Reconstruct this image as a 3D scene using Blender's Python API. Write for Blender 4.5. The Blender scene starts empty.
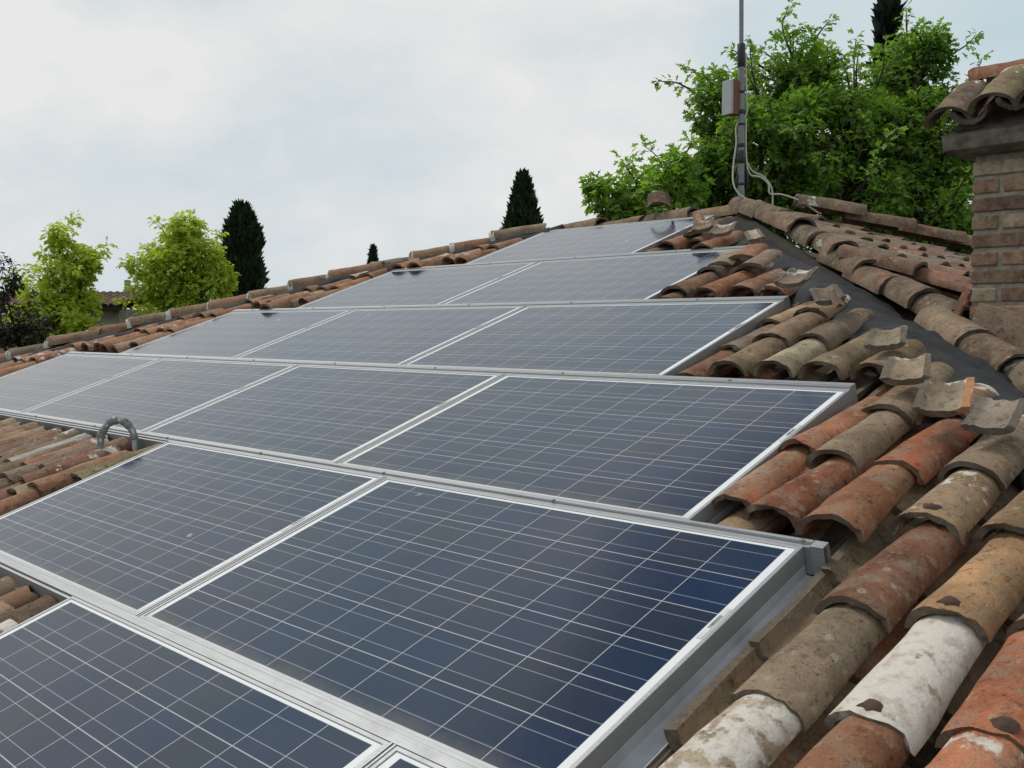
import bpy, math, random
from mathutils import Vector, Matrix, noise as mnoise

# ------------------------------------------------------------------ camera, sky, sun, exposure
scene = bpy.context.scene
R = math.radians
SL = R(19.1)
CS, SN, TN = math.cos(SL), math.sin(SL), math.tan(SL)

cam_data = bpy.data.cameras.new('camera')
cam = bpy.data.objects.new('camera', cam_data)
scene.collection.objects.link(cam)
scene.camera = cam
cam_data.sensor_width = 36.0
cam_data.lens = 36.0 * 1008.49 / 1024.0
cam_data.clip_start = 0.05
cam_data.clip_end = 3000.0
CAM = Vector((2.8409, -1.3474, 0.8477))
cam.matrix_world = Matrix((
    (0.71035025, -0.03911139, 0.70276008, CAM.x),
    (0.70383626, 0.03400046, -0.70954733, CAM.y),
    (0.00385722, 0.99865515, 0.05168036, CAM.z),
    (0, 0, 0, 1)))

SUN_EL, SUN_AZ = R(56), R(-95)      # azimuth measured from +Y towards +X
world = bpy.data.worlds.new('World')
scene.world = world
world.use_nodes = True
wn, wl = world.node_tree.nodes, world.node_tree.links
wn.clear()
w_out = wn.new('ShaderNodeOutputWorld')
w_bg = wn.new('ShaderNodeBackground')
w_bg.inputs['Strength'].default_value = 0.1
wl.new(w_bg.outputs[0], w_out.inputs[0])
sky = wn.new('ShaderNodeTexSky')
sky.sky_type = 'NISHITA'
sky.sun_disc = False
sky.sun_elevation = SUN_EL
sky.sun_rotation = SUN_AZ
sky.air_density = 1.0
sky.dust_density = 1.5
w_tc = wn.new('ShaderNodeTexCoord')
w_map = wn.new('ShaderNodeMapping')
w_map.inputs['Scale'].default_value = (1.0, 1.0, 1.9)
wl.new(w_tc.outputs['Generated'], w_map.inputs['Vector'])


def wnoise(scale, detail, rough, loc):
    m = wn.new('ShaderNodeMapping')
    m.inputs['Location'].default_value = loc
    wl.new(w_map.outputs[0], m.inputs['Vector'])
    n = wn.new('ShaderNodeTexNoise')
    n.inputs['Scale'].default_value = scale
    n.inputs['Detail'].default_value = detail
    n.inputs['Roughness'].default_value = rough
    wl.new(m.outputs[0], n.inputs['Vector'])
    return n.outputs['Fac']


def wramp(src, stops):
    r = wn.new('ShaderNodeValToRGB')
    e = r.color_ramp.elements
    while len(e) < len(stops):
        e.new(0.5)
    for q, (p, c) in zip(e, stops):
        q.position = p
        q.color = (*c, 1)
    wl.new(src, r.inputs[0])
    return r.outputs[0]


def wmix(a, b, fac, mode='MIX'):
    m = wn.new('ShaderNodeMix')
    m.data_type = 'RGBA'
    m.blend_type = mode
    for s, i in ((a, 6), (b, 7)):
        if isinstance(s, tuple):
            m.inputs[i].default_value = (*s, 1)
        else:
            wl.new(s, m.inputs[i])
    if isinstance(fac, float):
        m.inputs[0].default_value = fac
    else:
        wl.new(fac, m.inputs[0])
    return m.outputs[2]


def wmath(op, a, b):
    m = wn.new('ShaderNodeMath')
    m.operation = op
    for s, i in ((a, 0), (b, 1)):
        if isinstance(s, (int, float)):
            m.inputs[i].default_value = s
        else:
            wl.new(s, m.inputs[i])
    return m.outputs[0]


# a thin bright overcast: pale grey-blue haze, soft white cloud banks, and a clear blue hole high in the sky
cloud_a = wnoise(1.9, 7.0, 0.56, (3.1, 1.7, 0.4))
cloud_b = wnoise(4.6, 6.0, 0.55, (0.3, 5.1, 2.2))
bank = wmath('ADD', wmath('MULTIPLY', cloud_a, 0.72), wmath('MULTIPLY', cloud_b, 0.28))
veil = wramp(bank, [(0.38, (4.6, 5.6, 6.15)), (0.47, (5.3, 6.05, 6.4)), (0.54, (6.2, 6.5, 6.6)), (0.61, (7.0, 7.05, 7.0))])


def direction(az, el):
    """az in degrees to the right of the camera's heading"""
    h = math.atan2(-0.70276, 0.70955) + R(az)
    e = R(el)
    return Vector((math.sin(h) * math.cos(e), math.cos(h) * math.cos(e), math.sin(e)))


def hole(az, el, inner, outer):
    d = direction(az, el)
    vm = wn.new('ShaderNodeVectorMath')
    vm.operation = 'DOT_PRODUCT'
    vm.inputs[1].default_value = d
    wl.new(w_tc.outputs['Generated'], vm.inputs[0])
    s = wmath('ADD', vm.outputs['Value'], wmath('MULTIPLY', wmath('SUBTRACT', cloud_a, 0.5), 0.16))
    mr = wn.new('ShaderNodeMapRange')
    mr.interpolation_type = 'SMOOTHSTEP'
    mr.inputs[1].default_value = math.cos(R(outer))
    mr.inputs[2].default_value = math.cos(R(inner))
    wl.new(s, mr.inputs[0])
    return mr.outputs[0]


gap = hole(19, 70, 30, 35)
clear_sky = wmix(sky.outputs[0], (0.22, 0.26, 0.34), 1.0, 'MULTIPLY')
w_col = wmix(veil, clear_sky, wmath('MULTIPLY', gap, 0.93))
wl.new(w_col, w_bg.inputs['Color'])

sun_data = bpy.data.lights.new('sun', 'SUN')
sun_data.energy = 1.7
sun_data.angle = R(14)
sun_data.color = (1.0, 0.95, 0.87)
sun = bpy.data.objects.new('sun', sun_data)
scene.collection.objects.link(sun)
sd = Vector((math.sin(SUN_AZ) * math.cos(SUN_EL), math.cos(SUN_AZ) * math.cos(SUN_EL), math.sin(SUN_EL)))
sun.rotation_euler = (-sd).to_track_quat('-Z', 'Y').to_euler()
sun.location = (0, 0, 30)

scene.view_settings.view_transform = 'Standard'
scene.view_settings.look = 'None'
scene.view_settings.exposure = 0.20
scene.view_settings.gamma = 1.0
scene.view_settings.use_curve_mapping = False
scene.cycles.max_bounces = 6
scene.cycles.diffuse_bounces = 3
scene.cycles.transparent_max_bounces = 6
scene.cycles.use_denoising = True

# ------------------------------------------------------------------ helpers


class MB:
    """collects geometry for ONE mesh"""

    def __init__(self):
        self.v, self.f, self.m, self.c = [], [], [], []
        self.col = None

    def face(self, idx, mat=0):
        self.f.append(tuple(idx))
        self.m.append(mat)

    def vert(self, p):
        self.v.append(Vector(p))
        self.c.append(self.col)
        return len(self.v) - 1

    def box(self, lo, hi, mat=0, mtx=None):
        x0, y0, z0 = lo
        x1, y1, z1 = hi
        P = [(x0, y0, z0), (x1, y0, z0), (x1, y1, z0), (x0, y1, z0), (x0, y0, z1), (x1, y0, z1), (x1, y1, z1), (x0, y1, z1)]
        b = len(self.v)
        for p in P:
            p = Vector(p)
            self.vert(mtx @ p if mtx else p)
        for q in ((0, 3, 2, 1), (4, 5, 6, 7), (0, 1, 5, 4), (1, 2, 6, 5), (2, 3, 7, 6), (3, 0, 4, 7)):
            self.face([b + i for i in q], mat)

    def prism(self, prof, a, b, axis='X', mat=0):
        """profile of 2D points swept along an axis from a to b"""
        n = len(prof)
        s = len(self.v)
        for t in (a, b):
            for p, q in prof:
                self.vert((t, p, q) if axis == 'X' else (p, t, q))
        for i in range(n):
            j = (i + 1) % n
            self.face((s + i, s + j, s + n + j, s + n + i), mat)
        self.face([s + i for i in range(n)][::-1], mat)
        self.face([s + n + i for i in range(n)], mat)

    def tube(self, pts, rad, seg=8, mat=0, cap=True):
        pts = [Vector(p) for p in pts]
        n = len(pts)
        if isinstance(rad, (int, float)):
            rad = [rad] * n
        s = len(self.v)
        ref = None
        for i, p in enumerate(pts):
            t = (pts[min(i + 1, n - 1)] - pts[max(i - 1, 0)])
            t = t.normalized() if t.length > 1e-9 else Vector((0, 0, 1))
            if ref is None:
                ref = t.orthogonal().normalized()
            ref = (ref - t * ref.dot(t))
            ref = ref.normalized() if ref.length > 1e-6 else t.orthogonal().normalized()
            o = t.cross(ref)
            for k in range(seg):
                a = 2 * math.pi * k / seg
                self.vert(p + (ref * math.cos(a) + o * math.sin(a)) * rad[i])
        for i in range(n - 1):
            for k in range(seg):
                k2 = (k + 1) % seg
                self.face((s + i * seg + k, s + i * seg + k2, s + (i + 1) * seg + k2, s + (i + 1) * seg + k), mat)
        if cap:
            self.face([s + k for k in range(seg)][::-1], mat)
            self.face([s + (n - 1) * seg + k for k in range(seg)], mat)

    def add(self, other, mtx):
        s = len(self.v)
        for p, c in zip(other.v, other.c):
            self.v.append(mtx @ p)
            self.c.append(c)
        for f, m in zip(other.f, other.m):
            self.f.append(tuple(i + s for i in f))
            self.m.append(m)

    def build(self, name, mats, parent=None, origin=None, smooth=False, bevel=0.0, fn=None):
        """links the mesh; vertices are world coordinates, stored relative to origin (or the parent's own origin)"""
        if not isinstance(mats, (list, tuple)):
            mats = [mats]
        o = origin if origin is not None else ORIG.get(parent.name if parent else None, Vector((0, 0, 0)))
        me = bpy.data.meshes.new(name)
        me.from_pydata([tuple(p - o) for p in self.v], [], self.f)
        for m in mats:
            me.materials.append(m)
        me.polygons.foreach_set('material_index', self.m)
        me.polygons.foreach_set('use_smooth', [bool(smooth)] * len(self.f))
        if any(c is not None for c in self.c):
            at = me.color_attributes.new('col', 'FLOAT_COLOR', 'POINT')
            flat = []
            for c in self.c:
                flat.extend(c if c is not None else (0.5, 0.5, 0.5, 0))
            at.data.foreach_set('color', flat)
        me.update()
        ob = bpy.data.objects.new(name, me)
        scene.collection.objects.link(ob)
        if parent:
            ob.parent = parent
            ORIG[ob.name] = o
        else:
            ob.location = o
            ORIG[ob.name] = o
        if smooth and not isinstance(smooth, bool):
            smooth_by_angle(me, smooth)
        if bevel:
            b = ob.modifiers.new('edge', 'BEVEL')
            b.width = bevel
            b.segments = 2
            b.limit_method = 'ANGLE'
        return ob


ORIG = {}


def smooth_by_angle(me, ang):
    try:
        me.set_sharp_from_angle(angle=ang)
    except Exception:
        pass


def tag(o, label=None, cat=None, group=None, kind=None):
    if label:
        o['label'] = label
    if cat:
        o['category'] = cat
    if group:
        o['group'] = group
    if kind:
        o['kind'] = kind
    return o


def thing(name, label, cat, loc=(0, 0, 0), group=None):
    o = bpy.data.objects.new(name, None)
    o.empty_display_size = 0.1
    scene.collection.objects.link(o)
    o.location = loc
    ORIG[o.name] = Vector(loc)
    return tag(o, label, cat, group)


def W(u, v, n=0.0):
    """point of the front roof slope (u along the rails, v up the slope, n off the slope) in world coordinates"""
    return Vector((u, v * CS - n * SN, v * SN + n * CS))


M_FRONT = Matrix(((1, 0, 0, 0), (0, CS, -SN, 0), (0, SN, CS, 0), (0, 0, 0, 1)))

# ------------------------------------------------------------------ materials


class NT:
    def __init__(self, name):
        self.mat = bpy.data.materials.new(name)
        self.mat.use_nodes = True
        self.n, self.l = self.mat.node_tree.nodes, self.mat.node_tree.links
        self.b = self.n['Principled BSDF']

    def new(self, t, **kw):
        x = self.n.new(t)
        for k, v in kw.items():
            if k in x.inputs:
                x.inputs[k].default_value = v
            else:
                setattr(x, k, v)
        return x

    def link(self, a, b):
        self.l.new(a, b)

    def set(self, **kw):
        for k, v in kw.items():
            k = k.replace('_', ' ')
            if hasattr(v, 'is_linked'):
                self.l.new(v, self.b.inputs[k])
            else:
                self.b.inputs[k].default_value = v

    def noise(self, vec, scale, detail=4, rough=0.55):
        x = self.new('ShaderNodeTexNoise')
        x.inputs['Scale'].default_value = scale
        x.inputs['Detail'].default_value = detail
        x.inputs['Roughness'].default_value = rough
        if vec is not None:
            self.link(vec, x.inputs['Vector'])
        return x.outputs['Fac']

    def ramp(self, src, *stops):
        r = self.new('ShaderNodeValToRGB')
        e = r.color_ramp.elements
        while len(e) < len(stops):
            e.new(0.5)
        for q, (p, c) in zip(e, stops):
            q.position = p
            q.color = (c, c, c, 1) if isinstance(c, (int, float)) else (*c, 1)
        self.link(src, r.inputs[0])
        return r.outputs[0]

    def mix(self, a, b, fac, mode='MIX'):
        m = self.new('ShaderNodeMix')
        m.data_type = 'RGBA'
        m.blend_type = mode
        for s, i in ((a, 6), (b, 7)):
            if isinstance(s, tuple):
                m.inputs[i].default_value = (*s, 1)
            else:
                self.link(s, m.inputs[i])
        if isinstance(fac, (int, float)):
            m.inputs[0].default_value = fac
        else:
            self.link(fac, m.inputs[0])
        return m.outputs[2]

    def math(self, op, a, b=0.0, c=0.0):
        m = self.new('ShaderNodeMath')
        m.operation = op
        for s, i in ((a, 0), (b, 1), (c, 2)):
            if isinstance(s, (int, float)):
                m.inputs[i].default_value = s
            else:
                self.link(s, m.inputs[i])
        return m.outputs[0]

    def bump(self, h, strength, dist=0.01, normal=None):
        x = self.new('ShaderNodeBump')
        x.inputs['Strength'].default_value = strength
        x.inputs['Distance'].default_value = dist
        self.link(h, x.inputs['Height'])
        if normal is not None:
            self.link(normal, x.inputs['Normal'])
        return x.outputs[0]

    def pos(self):
        return self.new('ShaderNodeNewGeometry').outputs['Position']

    def obj(self):
        return self.new('ShaderNodeTexCoord').outputs['Object']


def tile_material(name, end=False):
    m = NT(name)
    p = m.pos()
    at = m.new('ShaderNodeAttribute')
    at.attribute_name = 'col'
    base = at.outputs['Color']
    wash = at.outputs['Alpha']
    big = m.noise(p, 7.0, 5, 0.6)
    c = m.mix(base, m.mix(base, (0.6, 0.6, 0.58), 1.0, 'MULTIPLY'), m.ramp(big, (0.38, 0.0), (0.62, 1.0)))
    # broad grey patina and pale rubbed patches
    pat = m.noise(p, 13.0, 6, 0.65)
    c = m.mix(c, (0.29, 0.238, 0.17), m.math('MULTIPLY', m.ramp(pat, (0.48, 0.0), (0.62, 1.0)), 0.5))
    rub = m.noise(p, 21.0, 5, 0.6)
    c = m.mix(c, m.mix(c, (0.52, 0.36, 0.24), 0.45), m.ramp(rub, (0.58, 0.0), (0.70, 1.0)))
    # black and ochre lichen specks
    sp = m.noise(p, 95.0, 4, 0.7)
    c = m.mix(c, (0.03, 0.025, 0.02), m.math('MULTIPLY', m.ramp(sp, (0.59, 0.0), (0.66, 1.0)), m.ramp(big, (0.35, 0.25), (0.6, 0.85))))
    vo = m.new('ShaderNodeTexVoronoi')
    vo.inputs['Scale'].default_value = 58.0
    m.link(m.mix(p, m.new('ShaderNodeTexNoise', Scale=30.0).outputs['Color'], 0.012), vo.inputs['Vector'])
    dots = m.math('MULTIPLY', m.ramp(vo.outputs['Distance'], (0.16, 1.0), (0.26, 0.0)), m.ramp(m.noise(p, 8.0, 4), (0.54, 0.0), (0.62, 1.0)))
    c = m.mix(c, (0.36, 0.34, 0.28), m.math('MULTIPLY', dots, 0.42))
    cr = m.new('ShaderNodeTexVoronoi')
    cr.inputs['Scale'].default_value = 30.0
    m.link(m.mix(p, m.new('ShaderNodeTexNoise', Scale=60.0).outputs['Color'], 0.018), cr.inputs['Vector'])
    ring = m.math('MULTIPLY', m.ramp(cr.outputs['Distance'], (0.10, .25), (0.20, 1.0)), m.ramp(cr.outputs['Distance'], (0.24, 1.0), (0.30, 0.0)))
    crc = m.new('ShaderNodeSeparateColor')
    m.link(cr.outputs['Color'], crc.inputs[0])
    c = m.mix(c, (0.42, 0.41, 0.35), m.math('MULTIPLY', m.math('MULTIPLY', ring, m.ramp(crc.outputs[0], (0.74, 0.0), (0.79, 0.6))), m.ramp(m.noise(p, 5.0, 3), (0.46, 0.0), (0.54, 1.0))))
    grime = m.noise(p, 34.0, 7, 0.72)
    c = m.mix(c, m.mix(c, (0.30, 0.27, 0.24), 1.0, 'MULTIPLY'), m.math('MULTIPLY', m.ramp(grime, (0.55, 0.0), (0.64, 1.0)), 0.65))
    fine = m.noise(p, 260.0, 3, 0.6)
    c = m.mix(c, m.mix(c, (0.55, 0.55, 0.55), 1.0, 'MULTIPLY'), m.ramp(fine, (0.35, 0.55), (0.6, 0.0)))
    # lime wash
    wn1 = m.noise(p, 16.0, 7, 0.62)
    lim = m.math('SUBTRACT', 1.02, wash)
    sm = m.new('ShaderNodeMapRange')
    sm.interpolation_type = 'SMOOTHSTEP'
    m.link(wn1, sm.inputs[0])
    m.link(m.math('MULTIPLY_ADD', lim, 0.62, 0.18), sm.inputs[1])
    m.link(m.math('MULTIPLY_ADD', lim, 0.62, 0.27), sm.inputs[2])
    wcol = m.mix((0.66, 0.61, 0.54), (0.42, 0.34, 0.26), m.ramp(m.noise(p, 27.0, 6, 0.65), (0.48, 0.0), (0.72, 1.0)))
    c = m.mix(c, wcol, m.math('MULTIPLY', sm.outputs[0], m.ramp(wash, (0.02, 0.0), (0.1, 1.0))))
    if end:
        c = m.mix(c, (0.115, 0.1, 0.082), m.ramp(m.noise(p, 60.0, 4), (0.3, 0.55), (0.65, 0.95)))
    h = m.math('ADD', m.math('MULTIPLY', m.noise(p, 48.0, 7, 0.7), 1.4), m.math('MULTIPLY', fine, 0.3))
    m.set(Base_Color=c, Roughness=0.92, Normal=m.bump(h, 0.75, 0.006))
    m.b.inputs['Specular IOR Level'].default_value = 0.22
    return m.mat


def simple(name, col, rough=0.6, metal=0.0, var=0.0, scale=20.0, bump=0.0, bdist=0.004, spec=0.5):
    m = NT(name)
    p = m.pos()
    if var:
        n = m.noise(p, scale, 5, 0.6)
        k = 1.0 - var
        c = m.mix(tuple(col), tuple(x * k for x in col), m.ramp(n, (0.35, 0.0), (0.65, 1.0)))
    else:
        c = m.mix(tuple(col), tuple(col), 0.0)
    m.set(Base_Color=c, Roughness=rough, Metallic=metal)
    m.b.inputs['Specular IOR Level'].default_value = spec
    if bump:
        m.set(Normal=m.bump(m.noise(p, scale * 3, 5, 0.6), bump, bdist))
    return m.mat


def cell_material():
    m = NT('solar_cells')
    o = m.obj()
    sx = m.new('ShaderNodeSeparateXYZ')
    m.link(o, sx.inputs[0])
    P = 0.158
    cu = m.math('DIVIDE', sx.outputs[0], P)
    cv = m.math('DIVIDE', sx.outputs[1], P)
    fu, fv = m.math('FRACT', cu), m.math('FRACT', cv)

    def near(val, at, half):
        return m.math('LESS_THAN', m.math('ABSOLUTE', m.math('SUBTRACT', val, at)), half)

    def edge(fr, half):
        return m.math('GREATER_THAN', m.math('ABSOLUTE', m.math('SUBTRACT', fr, 0.5)), 0.5 - half)
    gaps = m.math('MAXIMUM', edge(fu, 0.0085), edge(fv, 0.0095))
    bus = m.math('MAXIMUM', near(fv, 0.25, 0.0075), near(fv, 0.75, 0.0075))
    # outside the field of 10 x 6 cells lies the white back sheet
    outu = m.math('GREATER_THAN', m.math('ABSOLUTE', m.math('SUBTRACT', cu, 5.0)), 5.0)
    outv = m.math('GREATER_THAN', m.math('ABSOLUTE', m.math('SUBTRACT', cv, 3.0)), 3.0)
    out = m.math('MAXIMUM', outu, outv)
    fl = m.new('ShaderNodeVectorMath')
    fl.operation = 'FLOOR'
    sc = m.new('ShaderNodeVectorMath')
    sc.operation = 'SCALE'
    sc.inputs['Scale'].default_value = 1 / P
    m.link(o, sc.inputs[0])
    m.link(sc.outputs[0], fl.inputs[0])
    oi = m.new('ShaderNodeObjectInfo')
    cb = m.new('ShaderNodeCombineXYZ')
    m.link(m.math('MULTIPLY', oi.outputs['Random'], 40.0), cb.inputs[2])
    ad = m.new('ShaderNodeVectorMath')
    ad.operation = 'ADD'
    m.link(fl.outputs[0], ad.inputs[0])
    m.link(cb.outputs[0], ad.inputs[1])
    wnz = m.new('ShaderNodeTexWhiteNoise')
    wnz.noise_dimensions = '3D'
    m.link(ad.outputs[0], wnz.inputs['Vector'])
    cellc = m.mix((0.004, 0.019, 0.056), (0.012, 0.021, 0.040), m.ramp(wnz.outputs['Value'], (0.1, 0.0), (0.9, 1.0)))
    vo = m.new('ShaderNodeTexVoronoi')
    vo.inputs['Scale'].default_value = 75.0
    m.link(o, vo.inputs['Vector'])
    vs = m.new('ShaderNodeSeparateColor')
    m.link(vo.outputs['Color'], vs.inputs[0])
    cellc = m.mix(cellc, m.mix(cellc, (1.5, 1.5, 1.6), 1.0, 'MULTIPLY'), m.math('MULTIPLY', vs.outputs[0], 0.3))
    c = m.mix(cellc, (0.27, 0.28, 0.29), m.math('MULTIPLY', bus, 0.9))
    c = m.mix(c, (0.42, 0.42, 0.42), gaps)
    c = m.mix(c, (0.82, 0.83, 0.82), out)
    p = m.pos()
    # grime washed down to the lower frame, and a few pale drips
    low = m.ramp(m.math('ADD', sx.outputs[1], m.math('MULTIPLY', m.noise(p, 9.0, 5, .65), 0.09)), (0.0, 0.55), (0.09, 0.0))
    c = m.mix(c, (0.20, 0.17, 0.13), low)
    dv = m.new('ShaderNodeTexVoronoi')
    dv.inputs['Scale'].default_value = 1.7
    m.link(m.mix(p, m.new('ShaderNodeTexNoise', Scale=25.0).outputs['Color'], 0.03), dv.inputs['Vector'])
    c = m.mix(c, (0.50, 0.49, 0.45), m.ramp(dv.outputs['Distance'], (0.018, 0.8), (0.03, 0.0)))
    dust = m.ramp(m.noise(p, 2.4, 6, 0.6), (0.35, 0.008), (0.75, 0.04))
    c = m.mix(c, (0.42, 0.39, 0.34), dust)
    spots = m.noise(p, 130.0, 2, 0.5)
    c = m.mix(c, (0.02, 0.018, 0.015), m.math('MULTIPLY', m.ramp(spots, (0.735, 0.0), (0.76, 1.0)), 0.8))
    rough = m.ramp(m.noise(p, 3.0, 4), (0.3, 0.10), (0.7, 0.17))
    m.set(Base_Color=c, Roughness=rough, IOR=1.52)
    return m.mat


def alu_material(name, col=(0.37, 0.38, 0.39), rough=0.5, metal=0.55):
    m = NT(name)
    o = m.obj()
    mp = m.new('ShaderNodeMapping')
    mp.inputs['Scale'].default_value = (1.2, 90, 90)
    m.link(o, mp.inputs[0])
    br = m.noise(mp.outputs[0], 3.0, 4, 0.6)
    st = m.noise(m.pos(), 14.0, 5, 0.6)
    c = m.mix(tuple(col), tuple(x * 0.8 for x in col), m.ramp(br, (0.35, 0.0), (0.7, 1.0)))
    c = m.mix(c, (0.36, 0.35, 0.33), m.math('MULTIPLY', m.ramp(st, (0.55, 0.0), (0.75, 1.0)), 0.3))
    m.set(Base_Color=c, Metallic=metal, Roughness=m.ramp(st, (0.3, rough - 0.08), (0.7, rough + 0.1)))
    return m.mat


def felt_material():
    m = NT('bitumen_felt')
    p = m.pos()
    g = m.noise(p, 170.0, 3, 0.7)
    c = m.mix((0.010, 0.0115, 0.0125), (0.046, 0.050, 0.052), m.ramp(g, (0.45, 0.0), (0.72, 1.0)))
    c = m.mix(c, (0.06, 0.06, 0.058), m.math('MULTIPLY', m.ramp(m.noise(p, 6.0, 5), (0.5, 0.0), (0.8, 1.0)), 0.4))
    h = m.math('ADD', m.math('MULTIPLY', m.noise(p, 11.0, 4), 2.2), m.math('MULTIPLY', g, 0.12))
    m.set(Base_Color=c, Roughness=0.85, Normal=m.bump(h, 0.6, 0.012))
    return m.mat


def brick_material():
    m = NT('old_brick')
    at = m.new('ShaderNodeAttribute')
    at.attribute_name = 'col'
    p = m.pos()
    c = m.mix(at.outputs['Color'], m.mix(at.outputs['Color'], (0.5, 0.48, 0.46), 1.0, 'MULTIPLY'), m.ramp(m.noise(p, 24.0, 6, 0.65), (0.4, 0.0), (0.65, 1.0)))
    c = m.mix(c, (0.33, 0.3, 0.26), m.math('MULTIPLY', m.ramp(m.noise(p, 40.0, 5, 0.65), (0.55, 0.0), (0.68, 1.0)), 0.55))
    m.set(Base_Color=c, Roughness=0.95, Normal=m.bump(m.noise(p, 110.0, 6, 0.7), 0.8, 0.006))
    m.b.inputs['Specular IOR Level'].default_value = 0.2
    return m.mat


def leaf_material(name, a, b, trans=0.35):
    m = NT(name)
    at = m.new('ShaderNodeAttribute')
    at.attribute_name = 'col'
    sp = m.new('ShaderNodeSeparateColor')
    m.link(at.outputs['Color'], sp.inputs[0])
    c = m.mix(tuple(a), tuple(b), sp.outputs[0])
    m.set(Base_Color=c, Roughness=0.5)
    m.b.inputs['Specular IOR Level'].default_value = 0.35
    tr = m.new('ShaderNodeBsdfTranslucent')
    m.link(m.mix(c, (1.5, 1.7, 0.6), 1.0, 'MULTIPLY'), tr.inputs['Color'])
    mx = m.new('ShaderNodeMixShader')
    mx.inputs[0].default_value = trans
    m.link(m.b.outputs[0], mx.inputs[1])
    m.link(tr.outputs[0], mx.inputs[2])
    m.link(mx.outputs[0], m.n['Material Output'].inputs['Surface'])
    return m.mat


MT = tile_material('clay_tile')
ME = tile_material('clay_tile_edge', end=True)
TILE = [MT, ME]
M_CELL = cell_material()
M_ALU = alu_material('aluminium')
M_ALU_D = alu_material('grey_aluminium', (0.40, 0.41, 0.42), 0.5, .5)
M_FELT = felt_material()
M_BRICK = brick_material()
M_MORTAR = simple('mortar', (0.37, 0.325, 0.26), 0.95, var=0.45, scale=30, bump=0.7)
M_BLACKFELT = simple('black_membrane', (0.011, 0.011, 0.012), .8, var=.4, scale=30, bump=.4, spec=.3)
M_ZINC = simple('pale_zinc_sheet', (.56, .57, .58), .55, metal=.25, var=.2, scale=12)
M_BED = simple('dark_earth', (0.035, 0.028, 0.022), .95, var=.4, scale=20, bump=.6)  # for the added bed that stops daylight under the hip tiles
M_LIME_MORTAR = simple('lime_mortar', (0.56, 0.53, 0.47), 0.95, var=0.35, scale=30, bump=0.7)
M_DECK = simple('roof_bed', (0.10, 0.075, 0.055), 0.95, var=0.5, scale=14, bump=0.6)
M_CONC = simple('old_concrete', (0.235, 0.20, 0.155), 0.95, var=0.6, scale=16, bump=0.8, bdist=0.01)
M_PVC = simple('grey_plastic', (0.21, 0.215, 0.225), 0.42, var=0.12, scale=30)
M_WHITE = simple('white_plastic', (0.68, 0.68, 0.66), 0.5, var=0.15, scale=20)
M_GREYP = simple('pale_grey_plastic', (0.42, 0.43, 0.43), 0.5, var=0.12, scale=20)
M_BROWN = simple('red_brown_paint', (0.19, 0.065, 0.045), 0.6, var=0.2, scale=30)
M_TAPE = simple('black_tape', (0.018, 0.018, 0.02), 0.5)
M_GALV = simple('galvanised_steel', (0.24, 0.245, 0.24), 0.5, metal=0.55, var=0.3, scale=18)
M_CABLE = simple('pale_cable', (0.56, 0.53, 0.47), 0.55, var=0.15, scale=30)
M_STEEL = simple('bolt_steel', (0.35, 0.35, 0.36), 0.35, metal=0.9)
M_INK = simple('ink', (0.10, 0.10, 0.10), 0.6)
M_BREAK = simple('fresh_clay_break', (.52, .25, .12), .95, var=.25, scale=40, bump=.5)
M_DAUB = simple('brown_daub', (0.085, 0.048, 0.032), 0.9, var=0.4, scale=60, bump=0.6)
M_BARK = simple('bark', (0.075, 0.058, 0.042), 0.95, var=0.5, scale=14, bump=0.9, bdist=0.02)
M_PLASTER = simple('stone_wall', (0.27, 0.235, 0.185), 0.95, var=0.5, scale=3.0, bump=0.6, bdist=0.03)
M_DARK = simple('soot', (0.012, 0.011, 0.01), 0.95)  # plain near-black, for the flue block and the barn's eave strip

# ------------------------------------------------------------------ ground
GZ = -6.6
g = NT('meadow')
gp = g.pos()
gc = g.mix((0.045, 0.075, 0.018), (0.11, 0.105, 0.045), g.ramp(g.noise(gp, 0.06, 8, 0.65), (0.38, 0.0), (0.65, 1.0)))
gc = g.mix(gc, g.mix(gc, (0.5, 0.55, 0.5), 1.0, 'MULTIPLY'), g.ramp(g.noise(gp, 1.8, 6, 0.7), (0.4, 0.0), (0.65, 1.0)))
g.set(Base_Color=gc, Roughness=0.95, Normal=g.bump(g.noise(gp, 4.0, 6, 0.7), 0.6, 0.1))
mb = MB()
N = 24
for j in range(N + 1):
    for i in range(N + 1):
        x, y = (i / N - 0.5) * 2400, (j / N - 0.5) * 2400
        r = math.hypot(x, y)
        mb.vert((x, y, GZ + (mnoise.noise(Vector((x * .004, y * .004, 1))) * 3.0 if r > 120 else 0)))
for j in range(N):
    for i in range(N):
        a = j * (N + 1) + i
        mb.face((a, a + 1, a + N + 2, a + N + 1))
tag(mb.build('ground', g.mat, smooth=True), kind='structure')

# ------------------------------------------------------------------ the house and its roof
CX, CY = 1.185, 3.10
CW, CD = 0.62, 0.50
ND = -0.13                                   # roof bed below the panels' glass
KD = ND / CS
RIDGE_Y, HIP_S, HIP_D = 5.05, 3.70, 8.30     # front right hip: x + y = S, front left hip: x - y = -D
XA, XB = HIP_S - RIDGE_Y, RIDGE_Y - HIP_D
RAISE = 0.13                                 # the right slope's tiles lie a little higher
EAVE = -3.6


def zd(y):
    return y * TN + KD


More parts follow.
